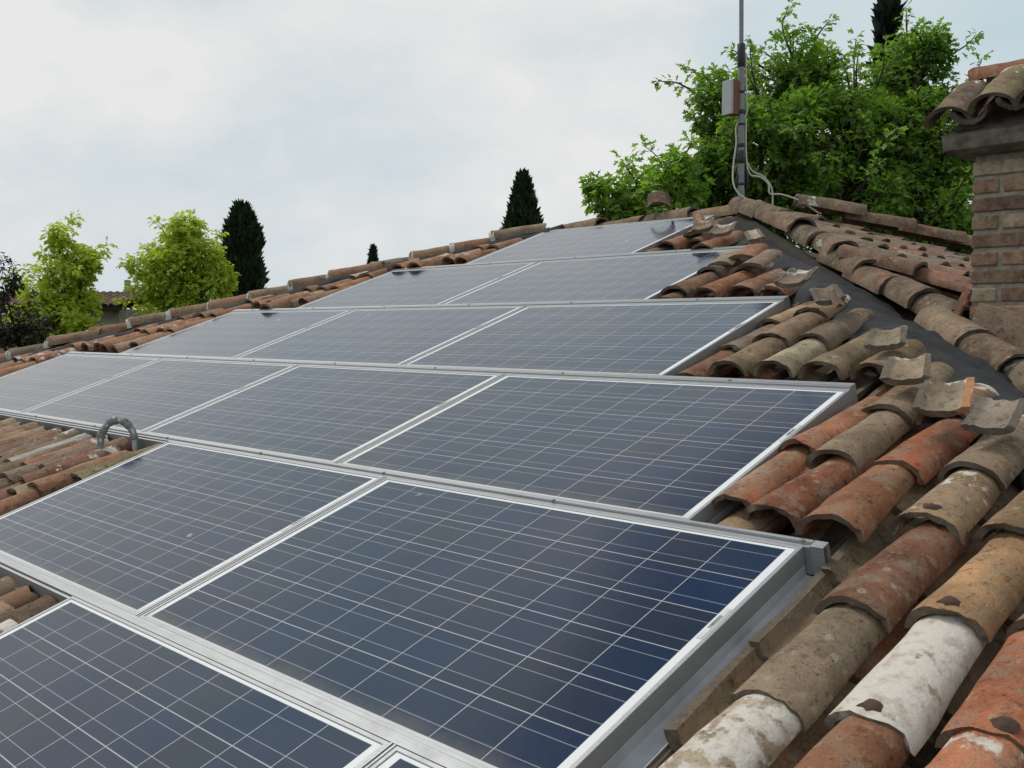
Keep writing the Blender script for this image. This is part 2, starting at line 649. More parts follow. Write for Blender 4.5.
house = thing('tiled_house', 'house with a hipped roof of old clay barrel tiles, carrying the solar panels', 'house', (-2.3, 5.0, GZ))
zr = zd(RIDGE_Y)
mb = MB()
run = RIDGE_Y - EAVE
A = mb.vert((XA, RIDGE_Y, zr))
B = mb.vert((XB, RIDGE_Y, zr))
ze = zd(EAVE)
c1 = mb.vert((XA + run, RIDGE_Y - run, ze))
c2 = mb.vert((XB - run, RIDGE_Y - run, ze))
c3 = mb.vert((XB - run, RIDGE_Y + run, ze))
c4 = mb.vert((XA + run, RIDGE_Y + run, ze))
mb.face((c2, c1, A, B))
mb.face((c1, c4, A))
mb.face((c4, c3, B, A))
mb.face((c3, c2, B))
mb.face((c1, c2, c3, c4))
mb.build('roof', M_DECK, house)
mb = MB()
mb.box((XB - run + .5, RIDGE_Y - run + .5, GZ), (XA + run - .5, RIDGE_Y + run - .5, ze - 0.005))
mb.build('wall', M_PLASTER, house)

rng = random.Random(11)
PAL = [((.28, .115, .062), 3), ((.22, .105, .066), 4), ((.185, .132, .095), 5), ((.32, .21, .13), 4), ((.34, .155, .09), 3),
       ((.42, .32, .21), 1.5), ((.12, .08, .055), 2), ((.26, .185, .12), 4)]


def pick():
    t = rng.random() * sum(w for _c, w in PAL)
    for c, w in PAL:
        t -= w
        if t <= 0:
            break
    k = rng.uniform(1.15, 1.75)
    return tuple(x * k for x in c)


def calm(c):
    g_ = sum(c) / 3
    return (c[0] * .97, c[1] * .92, c[2] * .84)


def barrel(L=0.46, w0=0.19, w1=0.15, h0=0.064, h1=0.054, th=0.016, seed=0, col=(.3, .15, .08), wash=0.0, arc=(0.0, math.pi), chip=1.0, nl=9, ns=13):
    """a curved clay tile: lower end at y = 0, upper end at y = L, resting on z = 0, crest up"""
    mb = MB()
    r_ = random.Random(seed * 31 + 7)
    c2 = r_.choice(((.40, .20, .11), (.24, .16, .11), (.42, .32, .22), (.2, .14, .1), (.34, .24, .16)))
    k2, band = r_.uniform(.1, .75), (r_.choice((0, 0, .12, .25, .4)) if L > .41 else r_.choice((.2, .4, .55)))
    sd = Vector((seed * 7.31, seed * 3.17, seed * 1.7))
    bow = mnoise.noise(sd + Vector((4, 1, 2))) * 0.006
    for j in range(nl + 1):
        t = j / nl
        w, h = w0 + (w1 - w0) * t, h0 + (h1 - h0) * t
        for side in (0, 1):
            for i in range(ns + 1):
                s = i / ns
                a = arc[0] + (arc[1] - arc[0]) * s
                rx, rz = (w / 2, h) if side == 0 else (w / 2 - th, h - th)
                x = math.copysign(abs(math.cos(a)) ** 0.92, math.cos(a)) * rx
                z = abs(math.sin(a)) ** 0.95 * rz * (1 if math.sin(a) >= 0 else -1)
                q = Vector((x * 9, t * 4, side * 0.4)) + sd
                d = 1 + 0.075 * mnoise.noise(q * .8) + 0.03 * mnoise.noise(q * 3.1) + (0.018 * mnoise.noise(q * 9) if nl > 6 else 0)
                y = t * L
                e = Vector((s * 5, side * .5, 0)) + sd
                if j == 0:
                    y += chip * (0.014 * mnoise.noise(e) + 0.010 * mnoise.noise(e * 4) + (0.003 if side else 0))
                if j == nl:
                    y += chip * (0.018 * mnoise.noise(e + Vector((0, 9, 0))) + 0.007 * mnoise.noise(e * 4))
                f2 = min(1, max(0, .5 + 1.3 * mnoise.noise(Vector((x * 11, t * 2.6, 3)) + sd * 1.3))) * k2
                mb.col = (*[a_ + (b_ - a_) * f2 for a_, b_ in zip(col, c2)], min(1.0, wash + band * max(0.0, t - .45) * 1.6))
                mb.vert((x * d + bow * math.sin(t * math.pi), y, z * d))
    row = 2 * (ns + 1)
    for j in range(nl):
        for i in range(ns):
            a, b = j * row + i, (j + 1) * row + i
            mb.face((a, a + 1, b + 1, b), 0)
            k = ns + 1
            mb.face((a + k, b + k, b + k + 1, a + k + 1), 0)
        a, b = j * row, (j + 1) * row
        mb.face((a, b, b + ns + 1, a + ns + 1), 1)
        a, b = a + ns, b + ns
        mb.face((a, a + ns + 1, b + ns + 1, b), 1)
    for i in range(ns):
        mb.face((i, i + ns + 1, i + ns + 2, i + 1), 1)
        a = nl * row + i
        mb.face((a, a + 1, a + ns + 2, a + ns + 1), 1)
    return mb


def frame(o, across, up, nrm):
    return Matrix(((across.x, up.x, nrm.x, o.x), (across.y, up.y, nrm.y, o.y), (across.z, up.z, nrm.z, o.z), (0, 0, 0, 1)))


def pix(x, y, dist):
    """a spot in the place: direction of a picture point, dist metres ahead of the camera"""
    q = cam.matrix_world @ Vector(((x - 512) / 1008.49 * dist, (384 - y) / 1008.49 * dist, -dist))
    return q


def jig(m, r=None, k=1.0):
    r = r or rng
    return m @ Matrix.Rotation(r.gauss(0, R(2.1)) * k, 4, 'Z') @ Matrix.Rotation(r.gauss(0, R(1.0)) * k, 4, 'Y')


E_X, E_V, E_N = Vector((1, 0, 0)), Vector((0, CS, SN)), Vector((0, -SN, CS))


def front_m(u, v, n, tilt=R(3.0)):
    return frame(W(u, v, n), E_X, E_V, E_N) @ Matrix.Rotation(-tilt, 4, 'X')


# right slope: tiles run down towards +X
R_ACR, R_UP, R_N = Vector((0, 1, 0)), Vector((-CS, 0, SN)), Vector((SN, 0, CS))


def right_m(x, y, lift=0.10, tilt=R(3.0)):
    z = (HIP_S - x) * TN + KD + RAISE
    return frame(Vector((x, y, z)) + R_N * lift, R_ACR, R_UP, R_N) @ Matrix.Rotation(-tilt, 4, 'X')


COLS = lambda k: 1.443 + 0.197 * k
PITCH = 0.356
# left and right edges of the panel rows: (v from, v to, u from, u to)
OFF = {'lowest': (-0.414, -1.022), 'second': (0.0, 0.0), 'third': (-0.363, 1.026), 'fourth': (-1.183, 2.072), 'fifth': (-2.021, 3.126), 'top': (-2.895, 4.182)}
COUNT = {'lowest': 2, 'second': 2, 'third': 4, 'fourth': 3, 'fifth': 2, 'top': 1}
PW = 1.672
ORDER = ['lowest', 'second', 'third', 'fourth', 'fifth', 'top']


def row_edges(r):
    u0, v0 = OFF[r]
    right = u0 + 1.615 + (PW if r == 'lowest' else 0)
    n = COUNT[r] - (1 if r == 'lowest' else 0)
    left = u0 - 0.035 - (n - 1) * PW
    return left, right, v0 - 0.045, v0 + 0.948 + 0.045


ROWS = [row_edges(r) for r in ORDER]
daubed, DAUBED_TILES = set(), []
tiles = []      # (matrix, params)
pans = []


def hand(k, v):
    return HAND.get((k, v))


# the tiles one can tell apart near the camera: (column, course) -> colour, wash, shift in v, shift in u
HAND = {
    (0, 3): ((.20, .075, .042), 0, 0, 0), (1, 3): ((.235, .105, .06), 0, -.05, 0), (2, 3): ((.34, .24, .15), .42, .05, 0), (3, 3): ((.23, .15, .09), .1, .06, 0),
    (0, 4): ((.24, .18, .13), .12, 0, 0), (1, 4): ((.34, .11, .055), 0, -.03, 0), (2, 4): ((.24, .175, .125), .1, 0.0, 0), (3, 4): ((.35, .17, .10), .15, .05, 0),
    (2, 2): ((.155, .075, .05), .0, 0, 0), (3, 2): ((.40, .245, .135), .1, .03, 0), (4, 2): ((.24, .14, .085), .1, .05, 0), (5, 2): ((.3, .17, .1), .0, .05, 0),
    (2, 1): ((.25, .195, .15), .2, -.01, 0), (3, 1): ((.48, .42, .34), .80, .01, 0), (4, 1): ((.36, .13, .07), .12, .05, 0), (5, 1): ((.33, .14, .075), .1, .06, 0),
    (2, 0): ((.36, .31, .25), .60, -.02, 0), (3, 0): ((.22, .10, .06), .05, -.02, 0), (4, 0): ((.40, .17, .10), .22, .0, 0), (5, 0): ((.3, .2, .13), .1, 0, 0),
    (-1, 3): ((.36, .145, .08), .1, .02, .066), (-1, 4): ((.37, .15, .085), .14, .04, .072), (0, 5): ((.22, .165, .11), .2, 0, 0),
    (-1, 6): ((.2, .14, .09), .05, 0, 0), (-2, 6): ((.185, .14, .09), .1, 0, 0), (-3, 6): ((.44, .40, .28), .25, 0, 0), (-4, 6): ((.225, .165, .105), .1, 0, 0),
}

for k in range(-52, 8):
    uc = COLS(k)
    for cidx in range(-2, 16):
        v = 0.04 + PITCH * cidx if cidx < 3 else 0.04 + 0.356 * cidx
        h = hand(k, cidx)
        vv = v + (h[2] if h else rng.gauss(0, .022))
        uu = uc + (h[3] if h else rng.gauss(0, .006))
        L = 0.46
        vtop = vv + L
        ymax = min(HIP_S - uc - (.13 if uc < .6 else 0), uc + HIP_D - .25, RIDGE_Y) - 0.06
        vmax = (ymax + ND * SN) / CS
        if vv > vmax - 0.16:
            continue
        if vtop > vmax:
            L = vmax - vv + 0.02
        raised, bad = 0.0, False
        for (l, r, a, b) in ROWS:
            # does the tile lie under this row of panels?
            if l - 0.07 < uu < r + 0.07:
                if vv < b - 0.02 and vv + L > a + 0.04:
                    if vv > b - 0.36 and not h:
                        # the first course above a row rests on its rail
                        L2 = vv + L - (b + 0.0)
                        if L2 > 0.3:
                            vv, L = b + 0.005, max(L2, 0.40)
                            raised = 0.02
                            continue
                    if uu > r + 0.02 and h:
                        continue
                    bad = True
                if b - 0.03 <= vv < b + 0.1:
                    raised = 0.02
        if bad and not h:
            # the left of the lower rows: tiles whose upper end stops short of the rail above
            continue
        # keep only what can come near the view
        if uu < -0.5 and vv < 0.9 and uu > -1.72 and vv > -0.1:
            pass
        if uu < -5.2 and vv < 1.0:
            continue
        if uu < -3.2 and not h:
            h = (tuple(.5 * a_ + .5 * b_ for a_, b_ in zip(pick(), rng.choice(((.34, .15, .085), (.36, .25, .17), (.30, .13, .08))))), rng.choice((0, .1, .3, .45)), 0, 0)
        col, wash = (calm(tuple(q * 1.5 for q in h[0])), h[1]) if h else (pick(), rng.choice((0, 0, 0, .1, .15, .25, .4)))
        tiles.append((jig(front_m(uu, vv, -0.034 + raised)), dict(L=L, w0=rng.uniform(.168, .184), w1=rng.uniform(.124, .142), h0=rng.uniform(.060, .070), h1=rng.uniform(.05, .056), col=col, wash=wash)))
        if (k, cidx) in ((3, 2), (3, 1), (4, 1), (2, 3)):
            daubed.add(len(tiles) - 1)
        if h and k == -1 and cidx < 5:
            tiles[-1][1].update(w0=.152, w1=.128)

# left of the lower rows the last tiles stop just below the rail above
for k in range(-40, 0):
    uc = COLS(k) - 0.09
    if uc < ROWS[1][0] - 0.08:
        for top in ((0.70,) if -2.08 < uc < -1.92 else (0.92,)):
            tiles.append((jig(front_m(uc, top - 0.40 + rng.gauss(0, .02), -0.045)), dict(L=0.42, w0=.187, w1=.148, h0=.066, h1=.056, col=(.34, .29, .15) if uc > ROWS[1][0] - .2 else tuple(min(.5, q * 1.2 + .02) for q in pick()), wash=rng.choice((0, 0, .1, .3)))))
    if ROWS[1][0] < uc < ROWS[0][0] - 0.07:
        tiles.append((jig(front_m(uc, -0.07 - 0.42 + rng.gauss(0, .02), -0.06)), dict(L=0.44, w0=.187, w1=.148, h0=.066, h1=.056, col=pick(), wash=rng.choice((0, .1, .6)))))

# low tiles tucked in against the frames of the panels
for r, us in (('third', 1.335), ('fourth', .512), ('fifth', -.325), ('top', -1.20)):
    l, rr_, a, b = row_edges(r)
    vv = a + .06
    while vv < b - .12:
        L = min(.46, b + .05 - vv)
        tiles.append((jig(front_m(us, vv, {'second': -.118, 'third': -.09}.get(r, -.062))), dict(L=L, w0=.15, w1=.13, h0=.066, h1=.056, col=pick(), wash=rng.choice((0, .1, .25)))))
        vv += .34

# pan tiles: channels between the covers
for k in range(-52, 8):
    uc = COLS(k) + 0.0985 + (.004 if k == 1 else 0)
    for cidx in range(-2, 16):
        v = -0.10 + 0.356 * cidx + rng.gauss(0, .02)
        ymax = min(HIP_S - uc, uc + HIP_D, RIDGE_Y) - 0.08
        vmax = (ymax + ND * SN) / CS
        if v > vmax - 0.1:
            continue
        L = min(0.46, vmax - v + 0.02)
        if any(l + 0.10 < uc < r - 0.09 and v < b - 0.30 and v + L > a + 0.35 for (l, r, a, b) in ROWS):
            continue
        under = any(l + 0.02 < uc < r - 0.03 and v < b and v + L > a for (l, r, a, b) in ROWS)
        if uc < -5.4 and v < 1.0:
            continue
        pans.append((front_m(uc, v, -0.052 - (0.03 if under else 0) + (.016 if k == 1 else 0), R(2.2)), dict(L=L, w0=.15, w1=.178, h0=.062, h1=.07, th=.022, col=(.40, .29, .18) if k == 1 else pick(), wash=rng.choice((0, 0, .1, .2)))))

# right slope covers and pans
for k in range(0, 25):
    y = 3.25 + 0.2 * k
    x_hip = max(HIP_S - y, XA + (y - RIDGE_Y)) + 0.0
    for i in range(0, 9):
        x = x_hip + 0.10 + (0.36 * (i + 1) + (0.0 if i else rng.uniform(-.04, .03))) * CS
        if x > 2.6:
            continue
        if y < 3.05 and x > HIP_S - y + 0.9:
            continue
        if i == 0:
            continue
        if 2.9 < y < 3.75 and 0.78 < x < 1.95:
            continue
        tiles.append((jig(right_m(x, y + rng.gauss(0, .008), 0.095 + (rng.uniform(.02, .06) if i == 0 else 0)), k=2.2), dict(L=0.46, w0=rng.uniform(.185, .205), w1=.155, h0=rng.uniform(.068, .082), h1=.06, col=tuple(q * .62 + .06 for q in pick()), wash=rng.choice((0, 0, .1, .15, .3)))))
        if not (2.85 < y < 3.8 and 0.9 < x < 1.8):
            pans.append((right_m(x + .1, y + .1, 0.065, R(2.2)), dict(L=0.46, w0=.15, w1=.178, h0=.062, h1=.07, col=tuple(q * .7 for q in pick()), wash=0)))


for k in range(0, 8):
    y = 1.55 + 0.2 * k
    for i in range(0, 7):
        x = 4.62 - y + 0.36 * CS * (i + 1)
        if y + .05 > CY - .02 and x > CX - .05 and x - .4 < CX + CW + .1:
            continue
        tiles.append((jig(right_m(x, y, 0.095), k=1.4), dict(L=0.46, w0=.195, w1=.155, h0=.074, h1=.06, col=tuple(q * .62 + .06 for q in pick()), wash=rng.choice((0, .1, .2)))))
        pans.append((right_m(x + .1, y + .1, 0.065, R(2.2)), dict(L=0.46, w0=.15, w1=.178, h0=.062, h1=.07, col=tuple(q * .7 for q in pick()), wash=0)))


def mat_flip(m):
    """turn a cover into a pan: half a turn about its long axis"""
    return m @ Matrix.Rotation(math.pi, 4, 'Y')


inv_cam = cam.matrix_world.inverted()


def project(p):
    q = inv_cam @ p
    if q.z > -0.15:
        return None
    return 512 + 1008.49 * q.x / -q.z, 384 - 1008.49 * q.y / -q.z, -q.z


def weight(m, d):
    pr = project(m @ Vector((0, d['L'] / 2, .05)))
    if pr is None:
        return -1
    x, y, z = pr
    if not (-30 < x < 1054 and -20 < y < 800):
        return -1
    return 1.0 / z


near = [(weight(m, d), i) for i, (m, d) in enumerate(tiles)]
near.sort(reverse=True)
single = {i for w, i in near[:96] if w > 0}


def colour_word(c, wash):
    if wash > .5:
        return 'lime-washed white'
    if wash > .35:
        return 'tan half lime-washed'
    if c[0] > .3 and c[1] < .16:
        return 'orange-red terracotta'
    if c[1] > .28:
        return 'pale cream'
    if c[0] > .3:
        return 'light tan'
    if c[0] < .16:
        return 'dark brown'
    return None


field = MB()
for i, (m, d) in enumerate(tiles):
    t = barrel(seed=i, nl=10 if i in single else 5, ns=15 if i in single else 9, **d)
    if i in single:
        one = MB()
        one.add(t, m)
        ob = one.build('roof_tile', TILE, house, smooth=R(50))
        if i in daubed:
            DAUBED_TILES.append(ob)
        cw = colour_word(d['col'], d['wash'])
        if cw:
            ob['label'] = cw + ' roof tile'
    else:
        field.add(t, m)
tag(field.build('roof_tile_field', TILE, house, smooth=R(50)), kind='stuff')
field = MB()
for i, (m, d) in enumerate(pans):
    field.add(barrel(seed=i + 700, nl=5, ns=9, **d), mat_flip(m))
tag(field.build('pan_tile_field', TILE, house, smooth=R(50)), kind='stuff')

# ridge and hip tiles with mortar at their joints


def chain(p0, p1, lift, step, name, cols, r, mortar=True, size=1.0, wob=0.012):
    d = (p1 - p0)
    n = max(1, int(d.length / step))
    dirv = d.normalized()                       # runs downhill (or along); lower end leads
    up = -dirv
    side = up.cross(Vector((0, 0, 1))).normalized()
    nrm = side.cross(up).normalized()
    for i in range(n):
        o = p0 + dirv * (step * (i + 1)) + Vector((0, 0, lift + r.gauss(0, wob)))
        m = jig(frame(o, side, up, nrm) @ Matrix.Rotation(-R(3), 4, 'X'), r, 1.6)
        one = MB()
        one.add(barrel(L=step + .12, w0=.2 * size, w1=.165 * size, h0=.095 * size, h1=.08 * size, seed=900 + i * 3 + int(step * 1000), col=cols[i % len(cols)], wash=r.choice((0, .1, .2)), nl=10, ns=15), m)
        rt = one.build(name, TILE, house, smooth=R(50))
        if mortar:
            mm = MB()
            mo = m @ Matrix.Translation((0, -0.02, -0.015))
            lump = barrel(L=.045, w0=.20 * size, w1=.218 * size, h0=.095 * size, h1=.115 * size, th=.05, seed=i + 40, nl=3, ns=11)
            mm.add(lump, mo)
            mm.c = [None] * len(mm.v)
            mm.build('mortar_joint', [M_LIME_MORTAR, M_LIME_MORTAR], rt, origin=ORIG[house.name], smooth=R(60))


rr = random.Random(5)
pA, pB = Vector((XA, RIDGE_Y, zr)), Vector((XB, RIDGE_Y, zr))
warm = [(.36, .22, .13), (.30, .19, .115), (.25, .17, .11), (.34, .24, .15)]
chain(pB + Vector((.35, 0, 0)), pA + Vector((.40, -.03, -.02)), 0.10, 0.45, 'ridge_tile', warm, rr, mortar=False)
left_cols = [(.32, .22, .15), (.38, .20, .12), (.36, .21, .13), (.32, .23, .16), (.38, .19, .115), (.33, .20, .13)]
chain(pB, pB + Vector((-1, -1, -TN)).normalized() * 6.4, 0.105, 0.36, 'hip_tile', left_cols, rr, size=.88)
dark_cols = [(.22, .14, .095), (.20, .15, .11), (.17, .12, .085), (.25, .15, .1)]
chain(pA + Vector((.66, .16, -.01)), pA + Vector((.66, .16, -.01)) + Vector((1, 1, -TN)).normalized() * 5.2, 0.13, 0.36, 'hip_tile', dark_cols, rr, mortar=False)
# tiles that run beside the felt below the chimney
chain(pix(750, 194, 6.95), pix(968, 318, 4.42), -0.058, 0.30, 'hip_tile', [(.22, .15, .11), (.19, .145, .105), (.25, .18, .13), (.17, .125, .09), (.24, .15, .105)], rr, mortar=False, size=.98, wob=.018)
cp0, cp1 = pix(940, 312, 4.42), pix(1130, 436, 3.2)
chain(cp0, cp0 + (cp1 - cp0) * 1.8, -0.05, 0.33, 'hip_tile', [(.36, .25, .17), (.22, .145, .095), (.19, .14, .1), (.22, .15, .1)], rr, mortar=False)

# dark mortar bed added under the hip tiles, closing holes that let daylight through
mb = MB()
b0, b1 = pix(742, 192, 6.98), pix(1130, 436, 3.2)
bd_ = (b1 - b0).normalized()
bs_ = bd_.cross(Vector((0, 0, 1))).normalized()
nb = 60
for j in range(nb + 1):
    c_ = b0.lerp(b1, j / nb)
    for k_, (s_, h_) in enumerate(((-.10, -.42), (-.065, -.19), (-.02, -.13), (.02, -.13), (.065, -.19), (.10, -.42))):
        q_ = Vector((j * .5, k_ * 2.0, 0))
        mb.vert(c_ + bs_ * (s_ + .012 * mnoise.noise(q_)) + Vector((0, 0, h_ + .014 * mnoise.noise(q_ + Vector((0, 0, 5))))))
for j in range(nb):
    for k_ in range(5):
        a_ = j * 6 + k_
        mb.face((a_, a_ + 1, a_ + 7, a_ + 6))
mb.build('hip_bed', M_BED, house, smooth=True)

# bitumen felt over the front hips


def felt(p0, dirv, length, prof, name, wseed, mat=None):
    mb = MB()
    n = int(length / 0.04)
    side = dirv.cross(Vector((0, 0, 1))).normalized()
    for j in range(n + 1):
        t = j * 0.04
        c = p0 + dirv * t
        for i, (s, hgt) in enumerate(prof):
            q = Vector((t * 1.6, s * 9, wseed))
            edge = 1 if i in (0, len(prof) - 1) else 0
            dz = 0.030 * mnoise.noise(q) + 0.016 * mnoise.noise(q * 2.7) + .026 * max(0.0, 1 - 5 * abs(mnoise.noise(Vector((t * 2.2 + s * 5, s * 4, wseed + 5))))) - .010
            mb.vert(c + side * (s + edge * 0.035 * mnoise.noise(q * 2.3)) + Vector((0, 0, hgt + dz)))
    k = len(prof)
    for j in range(n):
        for i in range(k - 1):
            a = j * k + i
            mb.face((a, a + 1, a + k + 1, a + k))
    ob = mb.build(name, mat or M_FELT, house, smooth=True)
    so = ob.modifiers.new('thick', 'SOLIDIFY')
    so.thickness = 0.006
    return ob


hd = Vector((1, -1, -TN)).normalized()
# side points away from the front slope (negative values lie on the front slope)
prof = [(-.20, -.01), (-.19, .02), (-.15, .06), (-.10, .085), (-.04, .092), (.03, .08), (.10, .05), (.16, .025), (.24, .0), (.30, -.03)]
sd_v = hd.cross(Vector((0, 0, 1))).normalized()
if sd_v.x + sd_v.y > 0:
    pass
prof_r = [(s if (sd_v.x + sd_v.y) > 0 else -s, h) for s, h in prof]
felt(pA + Vector((.02, 0, .0)), hd, 6.2, prof_r, 'hip_felt', 3)
hl = Vector((-1, -1, -TN)).normalized()
sl = hl.cross(Vector((0, 0, 1))).normalized()
sg = 1 if (sl.x - sl.y) > 0 else -1          # towards the front slope
felt(pB + Vector((.35, 0, 0)), hl, 6.8, [(sg * -.10, .08), (sg * .0, .135), (sg * .09, .135), (sg * .15, .10), (sg * .19, .04)], 'hip_felt', 8, M_BLACKFELT)

# ------------------------------------------------------------------ chimney (a part of the house)
C0, C1 = 0.45, 1.60
chim = thing('chimney', None, None, (CX, CY, C0))
chim.parent = house
chim.location = Vector((CX, CY, C0)) - Vector(house.location)
del ORIG['chimney']
ORIG[chim.name] = Vector((CX, CY, C0))
mb = MB()
cr = random.Random(3)
bh, jt, bl = 0.058, 0.018, 0.235
z = C0
course = 0
BC = [(.38, .23, .155), (.43, .31, .21), (.34, .23, .16), (.45, .355, .25), (.31, .195, .14), (.40, .25, .17)]
while z + bh < C1:
    for (axis, length, fixed) in (('x', CW, 0), ('y', CD, 1)):
        s = -(bl + jt) * (0.5 if course % 2 else 0.0)
        while s < length - 0.01:
            e = min(s + bl, length)
            a = max(s, 0.0)
            if e - a > 0.03:
                opening = axis == 'x' and z > C1 - 0.40 and a > 0.19
                col = cr.choice(BC)
                kk = cr.uniform(.75, 1.2)
                mb.col = (*[q * kk for q in col], 0)
                o = cr.uniform(-.003, .003)
                if opening:
                    pass
                elif axis == 'x':
                    e2 = min(e, 0.27) if (z > C1 - 0.40) else e
                    mb.box((CX + a, CY + o, z), (CX + e2, CY + .09, z + bh))
                    mb.box((CX + a, CY + CD - .09, z), (CX + e, CY + CD + o, z + bh))
                else:
                    mb.box((CX + .001 + o, CY + .092 + a * .6, z), (CX + .09, CY + .092 + e * .6, z + bh))
                    mb.box((CX + CW - .09, CY + a, z), (CX + CW + o, CY + min(e, CD), z + bh))
            s += bl + jt
    z += bh + jt
    course += 1
mb.build('brick_shaft', M_BRICK, chim, bevel=0.006)
mb = MB()
mb.box((CX + .008, CY + .009, C0), (CX + .262, CY + CD - .009, C1))
mb.box((CX + .2625, CY + .009, C0), (CX + CW - .008, CY + CD - .009, C1 - .40))
mb.box((CX + CW - .085, CY + .009, C1 - .3995), (CX + CW - .008, CY + CD - .009, C1 - .002))
mb.build('mortar_core', M_MORTAR, chim)
mb = MB()
mb.box((CX + .27, CY + .12, C1 - .395), (CX + CW - .1, CY + CD - .12, C1))
mb.build('flue', M_DARK, chim)  # solid near-black block filling the smoke opening
# cap slab, with a worn uneven edge
mb = MB()
sx0, sx1, sy0, sy1 = CX - .10, CX + CW + .10, CY - .10, CY + CD + .10
nx = 14
for j, (zz, ins) in enumerate(((C1, .045), (C1 + .022, .008), (C1 + .08, .0), (C1 + .105, .04))):
    ring = []
    for i in range(nx):
        ring.append((sx0 + ins + (sx1 - sx0 - 2 * ins) * i / nx, sy0 + ins))
    for i in range(nx):
        ring.append((sx1 - ins, sy0 + ins + (sy1 - sy0 - 2 * ins) * i / nx))
    for i in range(nx):
        ring.append((sx1 - ins - (sx1 - sx0 - 2 * ins) * i / nx, sy1 - ins))
    for i in range(nx):
        ring.append((sx0 + ins, sy1 - ins - (sy1 - sy0 - 2 * ins) * i / nx))
    for (x, y) in ring:
        q = Vector((x * 6, y * 6, zz * 6))
        mb.vert((x + .012 * mnoise.noise(q), y + .012 * mnoise.noise(q + Vector((5, 0, 0))), zz + .010 * mnoise.noise(q + Vector((0, 7, 0)))))
K = 4 * nx
for j in range(3):
    for i in range(K):
        mb.face((j * K + i, j * K + (i + 1) % K, (j + 1) * K + (i + 1) % K, (j + 1) * K + i))
mb.face(list(range(K))[::-1])
mb.face([3 * K + i for i in range(K)])
mb.build('cap_slab', M_CONC, chim, smooth=R(40))
# small gabled tile roof on the slab, ridge along X
mb = MB()
yc = (sy0 + sy1) / 2
zc = C1 + .105
mb.prism([(sy0 + .03, zc - .004), (sy1 - .03, zc - .004), (yc, zc + .205)], sx0 + .04, sx1 - .04, 'X')
mb.build('cap_bed', M_CONC, chim)
ccol = [(.20, .135, .095), (.33, .25, .135), (.2, .13, .085), (.24, .15, .1)]
gup = Vector((0, yc - sy0, .205)).normalized()
for i in range(5):
    x = sx0 + .045 + i * 0.185
    n_ = E_X.cross(gup)
    for sgn in (0, 1):
        up = gup if sgn == 0 else Vector((0, -gup.y, gup.z))
        acr = E_X if sgn == 0 else -E_X
        nn = acr.cross(up)
        o = Vector((x, (sy0 - .035) if sgn == 0 else sy1 + .035, zc + .012)) + nn * (.028 if i else -.005)
        one = MB()
        one.add(barrel(L=.36, w0=.2, w1=.165, h0=.085, h1=.07, seed=300 + i + 9 * sgn, col=ccol[i % 4], wash=.1 if i == 1 else 0, nl=10, ns=15), jig(frame(o, acr, up, nn), cr, 1.5))
        one.build('cap_tile', TILE, chim, smooth=R(50))
        if i < 4:
            one = MB()
            one.add(barrel(L=.40, w0=.15, w1=.17, h0=.06, h1=.065, seed=340 + i + 9 * sgn, col=(.16, .1, .07), nl=8, ns=11), mat_flip(frame(o + acr * .0925 * (1) + nn * .055, acr, up, nn)))
            one.build('cap_pan', TILE, chim, smooth=R(50))
for i in range(2):
    one = MB()
    o = Vector((sx0 + .02 + .42 * i, yc, zc + .25))
    one.add(barrel(L=.46, w0=.21, w1=.19, h0=.075, h1=.07, seed=380 + i, col=(.36, .125, .07), nl=10, ns=15), jig(frame(o, Vector((0, -1, 0)), Vector((1, 0, 0)), Vector((0, 0, 1))), cr))
    ob = one.build('cap_ridge_tile', TILE, chim, smooth=R(50))
# flat clay slab that flashes the foot of the chimney
mb = MB()
mb.col = (.30, .21, .15, 0.2)
fm = frame(Vector((1.20, 3.015, .82)), Vector((1, 0, -.30)).normalized(), Vector((.27, .30, .91)).normalized(), Vector((1, 0, -.30)).normalized().cross(Vector((.27, .30, .91)).normalized()))
mb.box((0, 0, 0), (.5, .17, .018), 0, fm)
mb.build('chimney_flashing', TILE, chim, bevel=0.004)

# ------------------------------------------------------------------ solar panels
P = 0.158


def panel_proto():
    root = thing('solar_panel', 'x', 'solar panel', (0, 0, 0), 'solar panels in rows on the tiled roof')
    mb = MB()
    x0, x1, y0, y1 = -.035, 1.615, -.022, .970
    t, lo, hi = .012, -.042, .003
    prof_out = [(x0, y0), (x1, y0), (x1, y1), (x0, y1)]
    prof_in = [(x0 + t, y0 + t), (x1 - t, y0 + t), (x1 - t, y1 - t), (x0 + t, y1 - t)]
    for ring, zs in ((prof_out, (lo, hi)), (prof_in, (hi, lo))):
        for zz in zs:
            for p in ring:
                mb.vert((*p, zz))
    for lv in range(3):
        for i in range(4):
            j = (i + 1) % 4
            mb.face((lv * 4 + i, lv * 4 + j, (lv + 1) * 4 + j, (lv + 1) * 4 + i))
    for i in range(4):
        j = (i + 1) % 4
        mb.face((12 + i, 12 + j, j, i))
    mb.build('frame', M_ALU, root, bevel=.0012)
    mb = MB()
    a = .0125
    mb.box((x0 + a, y0 + a, -.006), (x1 - a, y1 - a, 0))
    mb.build('glass', M_CELL, root)
    mb = MB()
    mb.box((1.585, .53, .0005), (1.598, .66, .0014))
    lb = mb.build('barcode_label', M_WHITE, root)
    mb = MB()
    rb = random.Random(2)
    y = .575
    while y < .625:
        w = rb.choice((.0012, .002, .003))
        mb.box((1.587, y, .0015), (1.596, y + w, .0018))
        y += w + rb.choice((.0012, .002))
    mb.build('barcode', M_INK, lb)
    return root


def copy_tree(o, parent=None):
    c = o.copy()
    scene.collection.objects.link(c)
    c.parent = parent
    for ch in list(o.children):
        copy_tree(ch, c)
    return c


